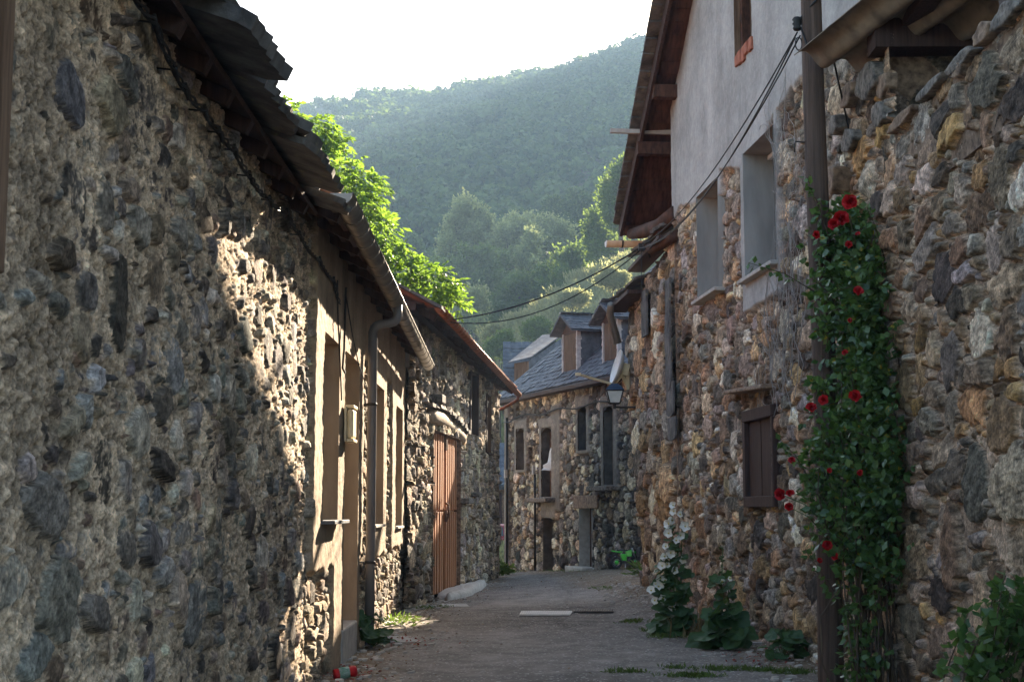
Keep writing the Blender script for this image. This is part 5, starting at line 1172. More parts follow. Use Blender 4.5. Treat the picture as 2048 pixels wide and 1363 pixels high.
for (x, y, r, Y) in rp:
    p = np.array(at(x, y, Y)); s = Y / F; k = int((r / 30) ** 2 * rng.uniform(24, 58))
    c = p + rng.normal(0, 1, (k, 3)) * np.array([r * s * .6, r * s * .8, r * s * .62]); c[:, 0] = np.where(c[:, 0] > 3.06, 3.06 - rng.random(k) * .25, c[:, 0])
    ax = rnd_dir(k, rng, -.15) + np.array([-.35, -.2, 0])
    for j in range(3):
        D = unit(ax + rng.normal(0, .55, (k, 3))); nn_ = unit(rnd_dir(k, rng, .7) + np.array([-.4, -.3, .2]))
        V_, F_, c_ = leaves(c + D * .012, D, nn_, rng.uniform(.038, .095, k), .36, rng, fold=.2)
        yl = rng.random(k) < .05
        f5 = np.repeat(yl, 5)
        if yl.any():
            LY.add(*leaves(c[yl], D[yl], nn_[yl], rng.uniform(.04, .06, yl.sum()), .38, rng))
        L.add(V_, F_, c_)
for k in range(34):                                           # stray shoots
    x, y, r, Y = rp[rng.integers(0, 30)]; a = Vector(at(x, y, Y - .1)); dr = Vector((rng.normal(-.25, .35), rng.normal(-.1, .12), rng.normal(.25, .25))); e = a + dr * rng.uniform(.5, .95)
    if e.x > 3.05: e.x = 3.05
    m_ = a.lerp(e, .5) + Vector((0, 0, .05)); canes.tube([a, m_, e], [.005, .004, .0025], 5)
    n_ = 9; tt = np.linspace(.35, 1, n_)[:, None]; q = np.array(a) * (1 - tt) ** 2 + 2 * np.array(m_) * tt * (1 - tt) + np.array(e) * tt ** 2
    for j in range(3): D = unit(rnd_dir(n_, rng, -.1) + np.array([-.2, -.2, 0])); L.add(*leaves(q + D * .01, D, rnd_dir(n_, rng, 1), rng.uniform(.04, .085, n_), .36, rng, fold=.2))
L.build('foliage', M['rose_leaf'], rb); LY.build('yellowed_leaves', M['rose_leaf_old'], rb)
for k in range(46):
    x = rng.uniform(1690, 1790); Y = rng.uniform(11.4, 12.1); p = at(x, 1390, Y); q0 = at(x, 1000, Y); a = Vector((q0.x, Y, -.1)); e = at(*rp[rng.integers(0, 26)][:2], rng.uniform(11.6, 12.2))
    m_ = a.lerp(e, .5) + Vector((rng.normal(0, .12), rng.normal(0, .1), .2)); pts = [a, a.lerp(m_, .5) + Vector((rng.normal(0, .06), 0, .05)), m_, m_.lerp(e, .55) + Vector((rng.normal(0, .05), 0, .05)), e]; canes.tube(pts, [.009, .008, .007, .005, .003], 5, caps=False)
canes.build('cane', M['stem_brown'], rb)
def bloom(parent, c, r, m, layers, facing, seed, name='flower', cupped=.8):
    rq = np.random.default_rng(seed); f = Vector(facing).normalized(); p = f.orthogonal().normalized(); q = f.cross(p); b = MB(); c = Vector(c)
    for li, (n, rr, tilt) in enumerate(layers):
        for k in range(n):
            a = 2 * math.pi * (k + .5 * (li % 2)) / n + rq.normal(0, .12); d = p * math.cos(a) + q * math.sin(a); s = f.cross(d); tl = tilt + rq.normal(0, .12)
            ax = d * math.cos(tl) + f * math.sin(tl); R_ = r * rr * rq.uniform(.88, 1.12); w = R_ * (1.5 if n < 6 else 1.2) * 3.4 / n * .62
            nn_ = s.cross(ax); P = []
            for t, ww, h in ((0, .25, 0), (.4, .8, -.1), (.78, 1.0, -.02), (1.0, .62, .14)):
                for e in (-1, 0, 1): P.append(c + ax * (R_ * t) + s * (w * ww * e) + nn_ * (-(R_ * h) - (0 if e else R_ * .12 * t)) + f * (rq.normal(0, .02) * R_))
            b.add(P, [(i * 3 + j, i * 3 + j + 1, i * 3 + j + 4, i * 3 + j + 3) for i in range(3) for j in range(2)], True)
    return b.build(name, m, parent)
RL = [(5, 1.0, .15), (6, .9, .55), (6, .72, .95), (5, .5, 1.2), (4, .32, 1.4)]
for i, (x, y, r) in enumerate([(1701, 403, 17), (1683, 438, 17), (1668, 448, 13), (1633, 470, 9), (1697, 489, 8), (1717, 582, 11), (1710, 792, 15), (1648, 800, 11), (1623, 815, 12), (1562, 988, 14), (1578, 1013, 10), (1584, 920, 8), (1655, 1090, 11), (1670, 1112, 8), (1659, 940, 6), (1690, 705, 7), (1715, 468, 6), (1580, 986, 9), (1700, 640, 5), (1720, 945, 7), (1640, 1120, 6)]):
    Y = 11.15 if x > 1690 else 11.6; p = at(x, y, Y) ; s = Y / F
    bloom(rb, p, r * s * .92, M['petal_red'], RL, (-.35 + rng.normal(0, .3), -1, .35 + rng.normal(0, .3)), 40 + i, name='bloom')
b = MB()
for (x, y) in ((1562, 988), (1578, 1013), (1584, 920), (1623, 815), (1701, 403), (1683, 438)):
    e = at(x, y, 11.95); a = at(1660 if x < 1640 else 1700, y + 70, 12); b.tube([a, a.lerp(e, .5) + Vector((0, 0, .06)), e], [.006, .005, .004], 5)
b.build('cane', M['stem'], rb)

# ------------------------------------------------------------------ hollyhocks and weeds
def lobed(b, c, d, nrm, r, rq):
    """round, shallow lobed leaf with a dished middle"""
    d = Vector(d).normalized(); n = Vector(nrm); n = (n - d * n.dot(d)).normalized(); s = n.cross(d); c = Vector(c); N = 20; P = [c]
    for rg, z in ((.45, -.1), (.8, -.05), (1, .06)):
        for k in range(N):
            a = 2 * math.pi * k / N; lob = 1 + .12 * math.cos(5 * a) - .35 * max(0, math.cos(a - math.pi)) ** 8
            zz = z + .05 * math.sin(5 * a + 1) * rg - .28 * rg * rg * max(0, math.cos(a)) + rq.normal(0, .015)
            P.append(c + d * (r * .75) * rg * 0 + d * (r * rg * lob * math.cos(a)) + s * (r * rg * lob * math.sin(a)) + n * (r * zz))
    fs = [(0, 1 + k, 1 + (k + 1) % N) for k in range(N)] + [(1 + j * N + k, 1 + (j + 1) * N + k, 1 + (j + 1) * N + (k + 1) % N, 1 + j * N + (k + 1) % N) for j in range(2) for k in range(N)]
    b.add(P, fs, True)
def hollyhock(loc, label, stems, nleaf, big, flowers, seed, h):
    rq = np.random.default_rng(seed); t = thing('hollyhock', loc, label, 'hollyhock', 'hollyhocks along the right wall'); o = Vector(loc); tops = []
    sb = MB()
    for (dx, dy, hh) in stems:
        a = o + Vector((dx * .3, dy * .3, 0)); e = o + Vector((dx, dy, hh)); m_ = a.lerp(e, .5) + Vector((rq.normal(0, .03), 0, 0)); sb.tube([a - Vector((0, 0, .05)), m_, e], [.016, .012, .005], 7); tops.append((a, m_, e))
    def onstem(i, t_):
        a, m_, e = tops[i % len(tops)]; return (a.lerp(m_, t_ * 2) if t_ < .5 else m_.lerp(e, t_ * 2 - 1))
    lb = MB()
    for k in range(nleaf):
        i = int(rq.integers(0, len(tops))); t_ = float(rq.random()) ** 1.35 * .9; p = onstem(i, t_); a = rq.uniform(0, 6.28) if rq.random() < .4 else rq.uniform(2.2, 5.6)
        out = Vector((math.cos(a), math.sin(a), rq.uniform(-.1, .45))).normalized(); r = big * (1 - .62 * t_) * rq.uniform(.7, 1.15); e = p + out * (r * rq.uniform(.9, 2.0))
        wl = TALL.n.dot(e - TALL.O) - .06
        if wl < 0: e -= TALL.n * wl
        if e.z < o.z + .06: e.z = o.z + .06 + rq.random() * .1
        sb.tube([p, p.lerp(e, .6) + Vector((0, 0, .02)), e], .005, 5)
        lobed(lb, e, out + Vector((0, 0, -.35)), Vector((-.35, -.55, .8)) + Vector(rq.normal(0, .3, 3)), r, rq)
    sb.build('stem', M['stem'], t)
    V = np.array(lb.v); lo = mesh_np('leaf', V, lb.f, M['mallow_leaf'], t, cols=np.repeat(rq.random((max(1, len(V) // 61), 3)), 61, 0)[:len(V)]); lo['kind'] = 'stuff'
    bb = MB()
    for k in range(46):
        i = k % len(tops); p = onstem(i, .55 + .45 * rq.random()) + Vector(rq.normal(0, .018, 3)); bb.lathe(p, (rq.normal(0, 1), -1, .6), [(.001, 0), (.013, .008), (.014, .02), (.004, .032)], 7)
    bb.build('bud', M['stem'], t)
    for j, (x, y, r) in enumerate(flowers):
        p = at(x, y, loc[1] - .12); f = bloom(t, p, r * loc[1] / F * 1.3, M['petal_white'], [(5, 1.0, .5)], (-.4 + rq.normal(0, .3), -1, .1 + rq.normal(0, .25)), 300 + seed + j)
        q = MB(); q.lathe(p, (-.4, -1, .2), [(.001, 0), (.009, .004), (.011, .02), (.004, .034)], 8); q.build('pistil', M['pistil'], f)
    return t
pa = at(1350, 1262, 18.4)
hollyhock((pa.x, 18.4, g1(pa.x, 18.4)), 'flowering hollyhock with white blooms against the right wall', [(-.02, 0, 1.55), (.12, .1, 1.4), (-.14, -.05, 1.0), (.04, -.1, 1.2)], 150, .12,
          [(1348, 1022, 7), (1338, 1047, 9), (1345, 1040, 7), (1338, 1066, 8), (1371, 1052, 9), (1361, 1028, 5), (1332, 1092, 6), (1325, 1131, 8), (1335, 1128, 5), (1351, 1140, 6), (1322, 1156, 7), (1331, 1160, 5), (1303, 1180, 7), (1312, 1167, 4), (1345, 1212, 7), (1353, 1080, 6), (1342, 1105, 8), (1330, 1112, 7), (1318, 1172, 8), (1327, 1195, 7), (1362, 1070, 7), (1347, 1010, 6), (1366, 1118, 6), (1310, 1200, 6)], 71, 1.5)
pb_ = at(1450, 1290, 16.6)
hollyhock((pb_.x, 16.6, g1(pb_.x, 16.6)), 'shorter hollyhock without open blooms, nearer the wooden pole', [(.0, .05, 1.15), (.05, -.02, .7)], 56, .145, [(1461, 1156, 4), (1445, 1162, 4)], 72, 1.1)
def weed(name, loc, label, n, r, h, m, seed, cat='weed', ln=.12, wid=.25, up=.6, wallx=None):
    rq = np.random.default_rng(seed); o = np.array(loc)
    t = thing(name, loc, label, cat)
    c = o + rq.normal(0, 1, (n, 3)) * np.array([r * .4, r * .4, 0]); c[:, 2] = o[2] + rq.random(n) ** 1.2 * h
    if wallx is not None: c[:, 0] = np.where((c[:, 0] - wallx[0]) * wallx[1] < .05, wallx[0] + .05 * wallx[1], c[:, 0])
    D = unit((c - o) * np.array([1, 1, 0]) * 2 / max(r, .01) + rnd_dir(n, rq, up)); L = Leafs(); L.add(*leaves(c, D, rnd_dir(n, rq, .8), ln * rq.uniform(.6, 1.3, n), wid, rq)); L.build('foliage', m, t)
    b = MB()
    for k in range(9): e = Vector(c[k % n]); b.tube([Vector(loc) - Vector((0, 0, .03)), e], [.006, .003], 5)
    b.build('stem', M['stem'], t); return t
def lobed_weed(name, loc, label, n, r, h, big, seed, cat='weed'):
    rq = np.random.default_rng(seed); t = thing(name, loc, label, cat); o = Vector(loc); b = MB(); sb = MB()
    for k in range(n):
        a = rq.uniform(0, 6.28); e = o + Vector((math.cos(a) * r * rq.random(), math.sin(a) * r * rq.random(), h * rq.uniform(.15, 1))); sb.tube([o, o.lerp(e, .6) + Vector((0, 0, .04)), e], .005, 5); lobed(b, e, Vector((math.cos(a), math.sin(a), -.1)), Vector((.2, -.6, .8)) + Vector(rq.normal(0, .3, 3)), big * rq.uniform(.6, 1.1), rq)
    V = np.array(b.v); lo = mesh_np('leaf', V, b.f, M['mallow_leaf'], t, cols=np.repeat(rq.random((len(V) // 61, 3)), 61, 0)); lo['kind'] = 'stuff'; sb.build('stem', M['stem'], t); return t
def onground(x, y):
    r = ray(x, y); t = 12.0
    for _ in range(40):
        p = CAM + r * t; t = (g1(p.x, p.y) - 1.6) / r.z
    p = CAM + r * t; return (p.x, p.y, g1(p.x, p.y))
lobed_weed('mallow', onground(745, 1293), 'low mallow with broad dark leaves at the foot of the downpipe', 20, .28, .36, .12, 81)
p = onground(795, 1250); weed('weed', p, 'small grassy weed by the wall just past the downpipe', 130, .35, .12, M['grass'], 82, ln=.1, wid=.12)
p = onground(998, 1150); weed('nettle', p, 'bright green nettles at the far corner of the barn', 260, .42, .34, M['bush'], 83, ln=.18, wid=.22)
p = onground(1306, 1150); weed('fern_clump', p, 'dense green grassy clump at the foot of the narrow house', 300, .34, .2, M['bush'], 84, ln=.2, wid=.09, up=.9, wallx=(p[0] + .55, -1))
lobed_weed('mallow', onground(1566, 1318), 'dark low mallow at the wall foot left of the wooden pole', 26, .24, .28, .1, 85)
p = at(1985, 1340, 8.9); lb = thing('rose_shrub', (2.75, 8.9, 0), 'young rose shrub with broad dark leaves at the right edge', 'shrub')
rq = np.random.default_rng(86); L = Leafs(); sb = MB()
for k in range(15):
    a = Vector((2.75 + rq.normal(0, .1), 8.9 + rq.normal(0, .12), -.1)); e = at(rq.uniform(1935, 2060), rq.uniform(1150, 1290) if k > 3 else 1150 + 25 * k, 8.75 + rq.normal(0, .15)); m_ = a.lerp(e, .5) + Vector((rq.normal(0, .05), 0, .08)); sb.tube([a, m_, e], [.008, .006, .003], 5)
    for j in range(16):
        t_ = .45 + .55 * j / 15; q = (a.lerp(m_, t_ * 2) if t_ < .5 else m_.lerp(e, t_ * 2 - 1)); d = unit(rnd_dir(3, rq, .1) + np.array([-.2, -.2, 0])); L.add(*leaves(np.array([q] * 3) + d * .015, d, rnd_dir(3, rq, 1.2), rq.uniform(.06, .1, 3), .38, rq))
L.build('foliage', M['rose_leaf'], lb); sb.build('stem', M['stem_brown'], lb)

# grass in the cracks of the road, litter
rq = np.random.default_rng(87); L = Leafs()
for (x, y, rx, n) in [(1330, 1272, 30, 160), (1262, 1243, 26, 90), (1385, 1352, 60, 240), (1250, 1343, 40, 90), (1440, 1338, 60, 130), (1350, 1335, 20, 50), (1520, 1340, 60, 120), (1205, 1176, 26, 60), (1125, 1140, 50, 200), (1040, 1139, 22, 160), (1020, 1141, 14, 120), (860, 1215, 40, 60), (800, 1238, 30, 90), (1590, 1345, 40, 140), (1300, 1262, 20, 60)]:
    for k in range(n):
        p = onground(x + rq.normal(0, .5) * rx, y + rq.normal(0, 1.6)); P = np.array([p] * 3) + rq.normal(0, .012, (3, 3)) * np.array([1, 1, 0]); L.add(*leaves(P, rnd_dir(3, rq, 1.1), rnd_dir(3, rq), rq.uniform(.025, .07, 3), .1, rq))
o = L.build('grass', M['grass'], loc=(1, 18, 0)); tag(o, 'short grass growing in the cracks of the road', 'grass', kind='stuff')
L = Leafs()
for k in range(260):
    p = onground(rq.normal(1030, 14), rq.normal(1134, 4)) if k < 90 else onground(rq.normal(1415, 26), rq.normal(1268, 6)); P = np.array([p] * 3) + rq.normal(0, .05, (3, 3)) * np.array([1, 1, 0]); L.add(*leaves(P, rnd_dir(3, rq, 1.2), rnd_dir(3, rq), rq.uniform(.1, .3, 3), .05, rq))
o = L.build('dry_grass', M['dry_grass'], loc=(1, 18, 0)); tag(o, 'dry straw tufts by the wall feet', 'grass', kind='stuff')
b = MB()
for k in range(1500):
    w = rq.random()
    if w < .35: y = rq.uniform(12, 34); x = -1.72 + abs(rq.normal(0, .3)) + .085 * max(0, y - 23.3)
    elif w < .6: y = rq.uniform(12, 27); x = TALL.P(y - 15.3, 0).x - .1 - abs(rq.normal(0, .35))
    else: y = 12 + 30 * rq.random() ** 1.5; x = rq.uniform(-1.5, 2.6)
    s = rq.uniform(.004, .012) if w > .6 else rq.uniform(.005, .028); z = g1(x, y) + s * .3
    b.obox((x, y, z), (s * rq.uniform(.8, 1.6), s * rq.normal(0, .4), s * .1), (s * rq.normal(0, .4), s * rq.uniform(.7, 1.3), s * .1), (s * .15, 0, s * .6))
o = b.build('gravel', M['grit'], loc=(0, 20, 0)); tag(o, 'loose pale grit scattered over the road and along the walls', 'gravel', kind='stuff')
L = Leafs()
for k in range(420):
    a = rq.random(); x, y = (rq.normal(800, 40), rq.normal(1284, 7)) if a < .35 else ((rq.normal(690, 40), rq.normal(1345, 12)) if a < .7 else (rq.normal(1540, 60), rq.normal(1312, 10)))
    p = onground(x, y); P = np.array([[p[0], p[1], p[2] + .012]]); L.add(*leaves(P, rnd_dir(1, rq) * np.array([1, 1, .3]), rnd_dir(1, rq, 3), rq.uniform(.02, .05, 1), .35, rq))
M['petals'] = mat('fallen_petals', (.2, .025, .02), (.32, .08, .05), rough=.8, bump=0)
o = L.build('fallen_petals', M['petals'], loc=(0, 15, 0)); tag(o, 'fallen dark red petals and leaves at the wall feet', 'petals', kind='stuff')
M['leaf_litter'] = mat('leaf_litter', (.1, .06, .03), (.26, .17, .07), rough=.9, bump=0); L = Leafs()
for k in range(900):
    y = 12.5 + 20 * rq.random() ** 1.3
    x = (-1.72 + abs(rq.normal(0, .45)) + .085 * max(0, y - 23.3)) if rq.random() < .6 else (rq.uniform(-1.5, 2.5) if rq.random() < .5 else TALL.P(y - 15.3, 0).x - .1 - abs(rq.normal(0, .35)))
    P = np.array([[x, y, g1(x, y) + .012]]); L.add(*leaves(P, rnd_dir(1, rq) * np.array([1, 1, .25]), rnd_dir(1, rq, 3), rq.uniform(.015, .05, 1), .3, rq))
o = L.build('dry_leaves', M['leaf_litter'], loc=(0, 15, 0)); tag(o, 'dry brown leaves blown along the foot of the walls', 'leaves', kind='stuff')
# ------------------------------------------------------------------ pole and cables
pp = at(1652, 1000, 12.4); PX, PY = pp.x, 12.4
po = thing('utility_pole', (PX, PY, 0), 'cracked dark wooden utility pole in front of the right wall', 'pole')
b = MB(); N = 22; vs = []; rq = np.random.default_rng(91); hs = np.linspace(-.3, 7.4, 60)
for i, z in enumerate(hs):
    r = .112 - .0035 * z
    for k in range(N):
        a = 2 * math.pi * k / N; w = 1 + .02 * math.sin(2 * a + z * .4) - .1 * max(0, math.cos(a - 3.9 - .05 * z)) ** 60 - .06 * max(0, math.cos(a - 4.7 + .03 * z)) ** 80 + rq.normal(0, .004)
        vs.append((PX + .02 * math.sin(z * .8) + r * w * math.cos(a), PY + r * w * math.sin(a), z))
b.add(vs, [(i * N + k, i * N + (k + 1) % N, (i + 1) * N + (k + 1) % N, (i + 1) * N + k) for i in range(59) for k in range(N)], True); b.build('post', M['pole'], po)
b = MB(); h0 = at(1612, 285, PY); b.tube([Vector((PX - .1, PY, h0.z - .0)), Vector((PX - .19, PY, h0.z + .01)), Vector((PX - .2, PY, h0.z - .02)), Vector((PX - .2, PY, h0.z - .09))], .007, 6); b.build('hook', M['iron'], po)
ip = at(1594, 48, PY)
b = MB(); b.lathe(ip + Vector((0, 0, -.06)), (0, 0, 1), [(.001, 0), (.03, 0), (.04, .02), (.03, .04), (.045, .06), (.03, .08), (.045, .1), (.03, .12), (.001, .13)], 14); b.tube([ip + Vector((0, 0, .0)), Vector((PX - .05, PY, ip.z + .05))], .012, 6); b.build('insulator', M['black'], po)
def wire(name, pts, r, label, m='black', group=None, cat='cable', n=14, sag=0):
    P = [Vector(p) for p in pts]; Q = []
    for a, e in zip(P, P[1:]):
        for k in range(n):
            t = k / n; q = a.lerp(e, t); q.z -= sag * 4 * t * (1 - t); Q.append(q)
    Q.append(P[-1]); b = MB(); b.tube(Q, r, 6)
    c = P[0]; o = b.build(name, M[m], None, loc=c); return tag(o, label, cat, group)
ge = at(1285, 490, 23.2)
for i, (dx, dz, sg, lb) in enumerate([(0, 0, .28, 'topmost power cable sagging from the pole to the dark eaves'), (.025, -.03, .36, 'middle power cable sagging from the pole to the dark eaves'), (-.02, -.05, .44, 'lowest power cable sagging from the pole to the dark eaves')]):
    wire('power_cable', [ip + Vector((dx, 0, -.08 + dz)), ge + Vector((dx * 2, 0, dz))], .0075, lb, group='power cables from the pole', sag=sg)
be = at(893, 640, 24.2); ge2 = at(1278, 497, 23.6)
wire('power_cable', [ge2, be], .013, 'upper cable crossing the street to the barn eave', group='cables crossing the street', sag=.22)
wire('power_cable', [ge2 + Vector((0, 0, -.05)), be + Vector((0.02, 0, -.03))], .01, 'lower slacker cable crossing the street to the barn eave', group='cables crossing the street', sag=.4)
wire('power_cable', [ip + Vector((.03, 0, .05)), Vector((PX + .02, PY - .13, ip.z + .2)), Vector((PX + .08, PY - .1, ip.z + .5))], .01, 'short cable climbing from the insulator up the pole')
q1 = at(1650, 130, 12.6); q2 = at(1705, 290, 12.95)
wire('power_cable', [ip + Vector((.03, 0, -.03)), at(1618, 100, PY - .16), q1 + Vector((0, -.3, 0)), q2], .009, 'thick cable from the insulator down to the near house corner', n=8)
b = MB(); c = at(1597, 75, PY); b.tube([c + Vector((.03 * math.cos(a), 0, -.06 + .06 * math.sin(a))) for a in np.linspace(0, 6.28, 16)], .006, 5); o = b.build('cable_loop', M['black'], None, loc=c); tag(o, 'spare loop of black cable hanging under the insulator', 'cable loop')
b = MB(); c = at(1283, 494, 23.4); b.obox(c, (.05, 0, 0), (0, .06, 0), (0, 0, .06)); b.tube([c, c + Vector((.1, 0, -.05)), c + Vector((.14, 0, -.18))], .02, 6); b.tube([c, at(1283, 600, 23.4), at(1270, 620, 23.6)], .006, 5); o = b.build('cable_clamp', M['black'], None, loc=c); tag(o, 'black cable clamp hanging below the white eave gutter', 'clamp')
# twisted cable under the eaves on the left
LEFC = Plane(-1.735, 0, 0, 1, -1)
pts = []
for (x, y) in [(262, -20), (310, 45), (350, 140), (372, 180), (410, 222), (440, 265), (470, 300), (500, 352), (540, 400), (575, 425), (600, 470), (640, 520), (668, 560), (680, 610)]:
    u, z = LEFC.uz(x, y); pts.append(LEFC.P(u, z, 0))
b = MB()
for ph in (0, 2.1, 4.2):
    Q = []
    for a, e in zip(pts, pts[1:]):
        for k in range(10):
            t = k / 10; L_ = (e - a).length; q = a.lerp(e, t); th_ = ph + q.y * 14; q = q + Vector((.014 * math.cos(th_), 0, .014 * math.sin(th_) - .1 * L_ * t * (1 - t) * 1.2)); Q.append(q)
    b.tube(Q, .0075, 5)
for p in pts[1:-1]: b.tube([p, p + Vector((-.1, 0, .01))], .006, 5); b.tube([p + Vector((0, -.03, .03)), p + Vector((.01, .02, -.05))], .012, 5)
o = b.build('twisted_cable', M['black'], None, loc=pts[0]); tag(o, 'black twisted cable pinned under the slab eaves on the left', 'cable')
for (a, c, lb) in [([(690, 575), (686, 700), (683, 735), (688, 745)], .012, 'black cable hanging with a knot beside the wall lamp'), ([(673, 560), (674, 640), (678, 720), (681, 800)], .008, 'thin cable dropping to the pale wall lamp'), ([(690, 590), (703, 670), (716, 730), (727, 760), (729, 765)], .007, 'thin slack cable drooping to the downpipe')]:
    wire('hanging_cable', [LEFC.P(*LEFC.uz(*q), .01) for q in a], c, lb, n=6)
# wall lamp
la = LEFT.uz(681, 812); lz = LEFT.uz(681, 884); u = LEFT.U(681, 845)
wl = thing('wall_lamp', tuple(LEFT.P(u, lz[1], .1)), 'cream bulkhead lamp fixed between the left window and door', 'lamp')
b = MB(); b.pbox(LEFT, u - .2, u + .2, lz[1], la[1], .06, .085); b.build('back_plate', M['cream'], wl, bevel=.006)
b = MB(); b.pbox(LEFT, u - .17, u + .17, lz[1] + .03, la[1] - .03, .085, .15); b.build('diffuser', M['cream'], wl, bevel=.03)
b = MB(); b.pbox(LEFT, u - .18, u + .18, lz[1] - .005, lz[1] + .03, .085, .16); b.pbox(LEFT, u - .18, u + .18, la[1] - .03, la[1] + .005, .085, .16); b.build('end_cap', M['cream'], wl, bevel=.008)

# ------------------------------------------------------------------ satellite dish, lantern
Yd = 26.3
dc = at(1238, 735, Yd); sdish = thing('satellite_dish', tuple(at(1252, 770, Yd + .1)), 'white satellite dish seen edge on above the lantern', 'satellite dish')
top_, bot = at(1247, 701, Yd), at(1228, 769, Yd - .02)
axis = Vector((-.95, -.12, .26)); axis -= (top_ - bot).normalized() * axis.dot((top_ - bot).normalized()); axis.normalize()
cc = (top_ + bot) / 2; Rr = (top_ - bot).length / 2
b = MB(); prof = [(Rr * t, .16 * Rr * 2 * (t * t) - .16 * Rr) for t in np.linspace(0, 1, 9)] + [(Rr * 1.0, .16 * Rr + .012), (Rr * .97, .16 * Rr - .004)] + [(Rr * t, .32 * Rr * (t * t) - .16 * Rr - .018) for t in np.linspace(.95, 0, 8)]
b.lathe(cc - axis * .0, axis, prof, 28); b.build('reflector', M['white_paint'], sdish)
b = MB(); l1 = at(1156, 748, Yd - .55); b.beam(bot + Vector((.02, .02, 0)), l1, .035, .04); b.obox(l1, (.05, 0, .0), (0, .03, 0), (0, 0, .025)); b.build('feed_arm', M['cream'], sdish)
b = MB(); bk = cc - axis * (.2 * Rr); mt = at(1257, 775, Yd + .15); b.beam(bk, bk - axis * .12, .14, .22); b.beam(bk - axis * .1, mt, .06, .08); b.beam(at(1243, 745, Yd + .05), at(1256, 778, Yd + .12), .05, .05); b.beam(bot, bk - axis * .08, .05, .05); b.build('bracket', M['cream'], sdish)
lc = at(1229, 800, Yd - .3); s = (Yd - .3) / F
ln = thing('street_lantern', tuple(at(1229, 815, Yd - .3)), 'old style street lantern on an iron arm below the dish', 'lantern')
w0, w1_, zt_, zb0 = 16.5 * s, 10 * s, at(1229, 781, Yd - .3).z, at(1229, 806, Yd - .3).z
def sq(c, w, z): return [Vector((c.x + sx * w, c.y + sy * w, z)) for sx, sy in ((-1, -1), (1, -1), (1, 1), (-1, 1))]
b = MB(); A = sq(lc, w0, zt_); B_ = sq(lc, w1_, zb0); b.hexa(B_ + A); b.build('lamp_glass', M['glass'], ln)
b = MB()
for p, q in zip(A, B_): b.tube([p, q], .013, 6)
for P in (A, B_):
    for k in range(4): b.tube([P[k], P[(k + 1) % 4]], .013, 6)
b.build('frame', M['iron'], ln)
b = MB(); T = sq(lc, w0 * 1.15, zt_ + .01); T2 = sq(lc, w0 * .75, zt_ + .08); b.hexa(T + T2); T3 = sq(lc, w0 * .4, zt_ + .13); b.hexa([p + Vector((0, 0, .001)) for p in T2] + T3); M['blue_iron'] = mat('dark_blue_iron', (.02, .04, .075), (.035, .06, .1), rough=.4, bump=.05); b.build('cap', M['blue_iron'], ln)
b = MB(); b.lathe(Vector((lc.x, lc.y, zb0 - .1)), (0, 0, 1), [(.001, 0), (.03, 0), (.03, .06), (.05, .1)], 10); wallp = TALL.P(TALL.U(1256, 812), at(1245, 813, Yd - .3).z, -.05); b.tube([Vector((lc.x, lc.y, zb0 - .07)), Vector((wallp.x, lc.y + .02, zb0 - .07)), Vector((wallp.x + .2, lc.y + .1, zb0 - .07))], .02, 8); b.build('arm', M['iron'], ln)

# ------------------------------------------------------------------ child's dirt bike
gb = onground(1252, 1137); Yb_ = 36.5
g0 = at(1252, 1136, Yb_); bz = g0.z - .0
db = thing('dirt_bike', (g0.x, Yb_, bz), 'small green dirt bike parked against the far stone wall', 'motorbike')
s = Yb_ / F
def KP(dx, dz, dy=0): return Vector((g0.x + dx * .97, Yb_ + dy + dx * .22, bz + dz))
fwd = Vector((.97, .22, 0)).normalized(); side = Vector((-fwd.y, fwd.x, 0))
rw_, rf_ = .155, .165; xw, xf = -.25, .27
for (dx, r) in ((xw, rw_), (xf, rf_)):
    c = KP(dx, r)
    b = MB(); n = 28; m_ = 8; vs = []
    for i in range(n):
        a = 2 * math.pi * i / n
        kn = .006 if i % 2 else 0
        for k in range(m_):
            q = 2 * math.pi * k / m_; rr = r - .034 + (.034 + kn) * math.cos(q); vs.append(c + (fwd * math.cos(a) + Vector((0, 0, 1)) * math.sin(a)) * rr + side * .034 * math.sin(q))
    b.add(vs, [(i * m_ + k, ((i + 1) % n) * m_ + k, ((i + 1) % n) * m_ + (k + 1) % m_, i * m_ + (k + 1) % m_) for i in range(n) for k in range(m_)], True); wh = b.build('wheel', M['rubber'], db)
    b = MB(); ri = r - .06; pts = [c + (fwd * math.cos(a) + Vector((0, 0, 1)) * math.sin(a)) * ri for a in np.linspace(0, 2 * math.pi, 25)]; b.tube(pts, .012, 6, caps=False)
    for k in range(10):
        a = 2 * math.pi * k / 10; b.tube([c, c + (fwd * math.cos(a) + Vector((0, 0, 1)) * math.sin(a)) * ri], .0035, 4)
    b.build('rim', M['chrome'], wh)
    b = MB(); b.lathe(c - side * .03, side, [(.001, 0), (.05, 0), (.05, .06), (.001, .06)], 14); b.build('hub', M['green_plastic'], wh)
b = MB(); b.tube([KP(xw, rw_), KP(-.05, .24), KP(.12, .46), KP(.05, .2), KP(-.1, .16), KP(-.05, .24)], .018, 7); b.tube([KP(-.05, .26), KP(.13, .44)], .02, 7); b.obox(KP(-.02, .2), fwd * .075, side * .05, (0, 0, .07)); b.build('frame', M['iron'], db)
b = MB(); b.hexa([KP(-.12, .2) - side * .05, KP(.02, .18) - side * .05, KP(.02, .18) + side * .05, KP(-.12, .2) + side * .05, KP(-.14, .38) - side * .055, KP(.0, .36) - side * .055, KP(.0, .36) + side * .055, KP(-.14, .38) + side * .055]); b.hexa([KP(.0, .3) - side * .07, KP(.14, .3) - side * .07, KP(.14, .3) + side * .07, KP(.0, .3) + side * .07, KP(-.01, .44) - side * .05, KP(.15, .47) - side * .05, KP(.15, .47) + side * .05, KP(-.01, .44) + side * .05]); b.build('side_panel', M['green_plastic'], db, bevel=.015)
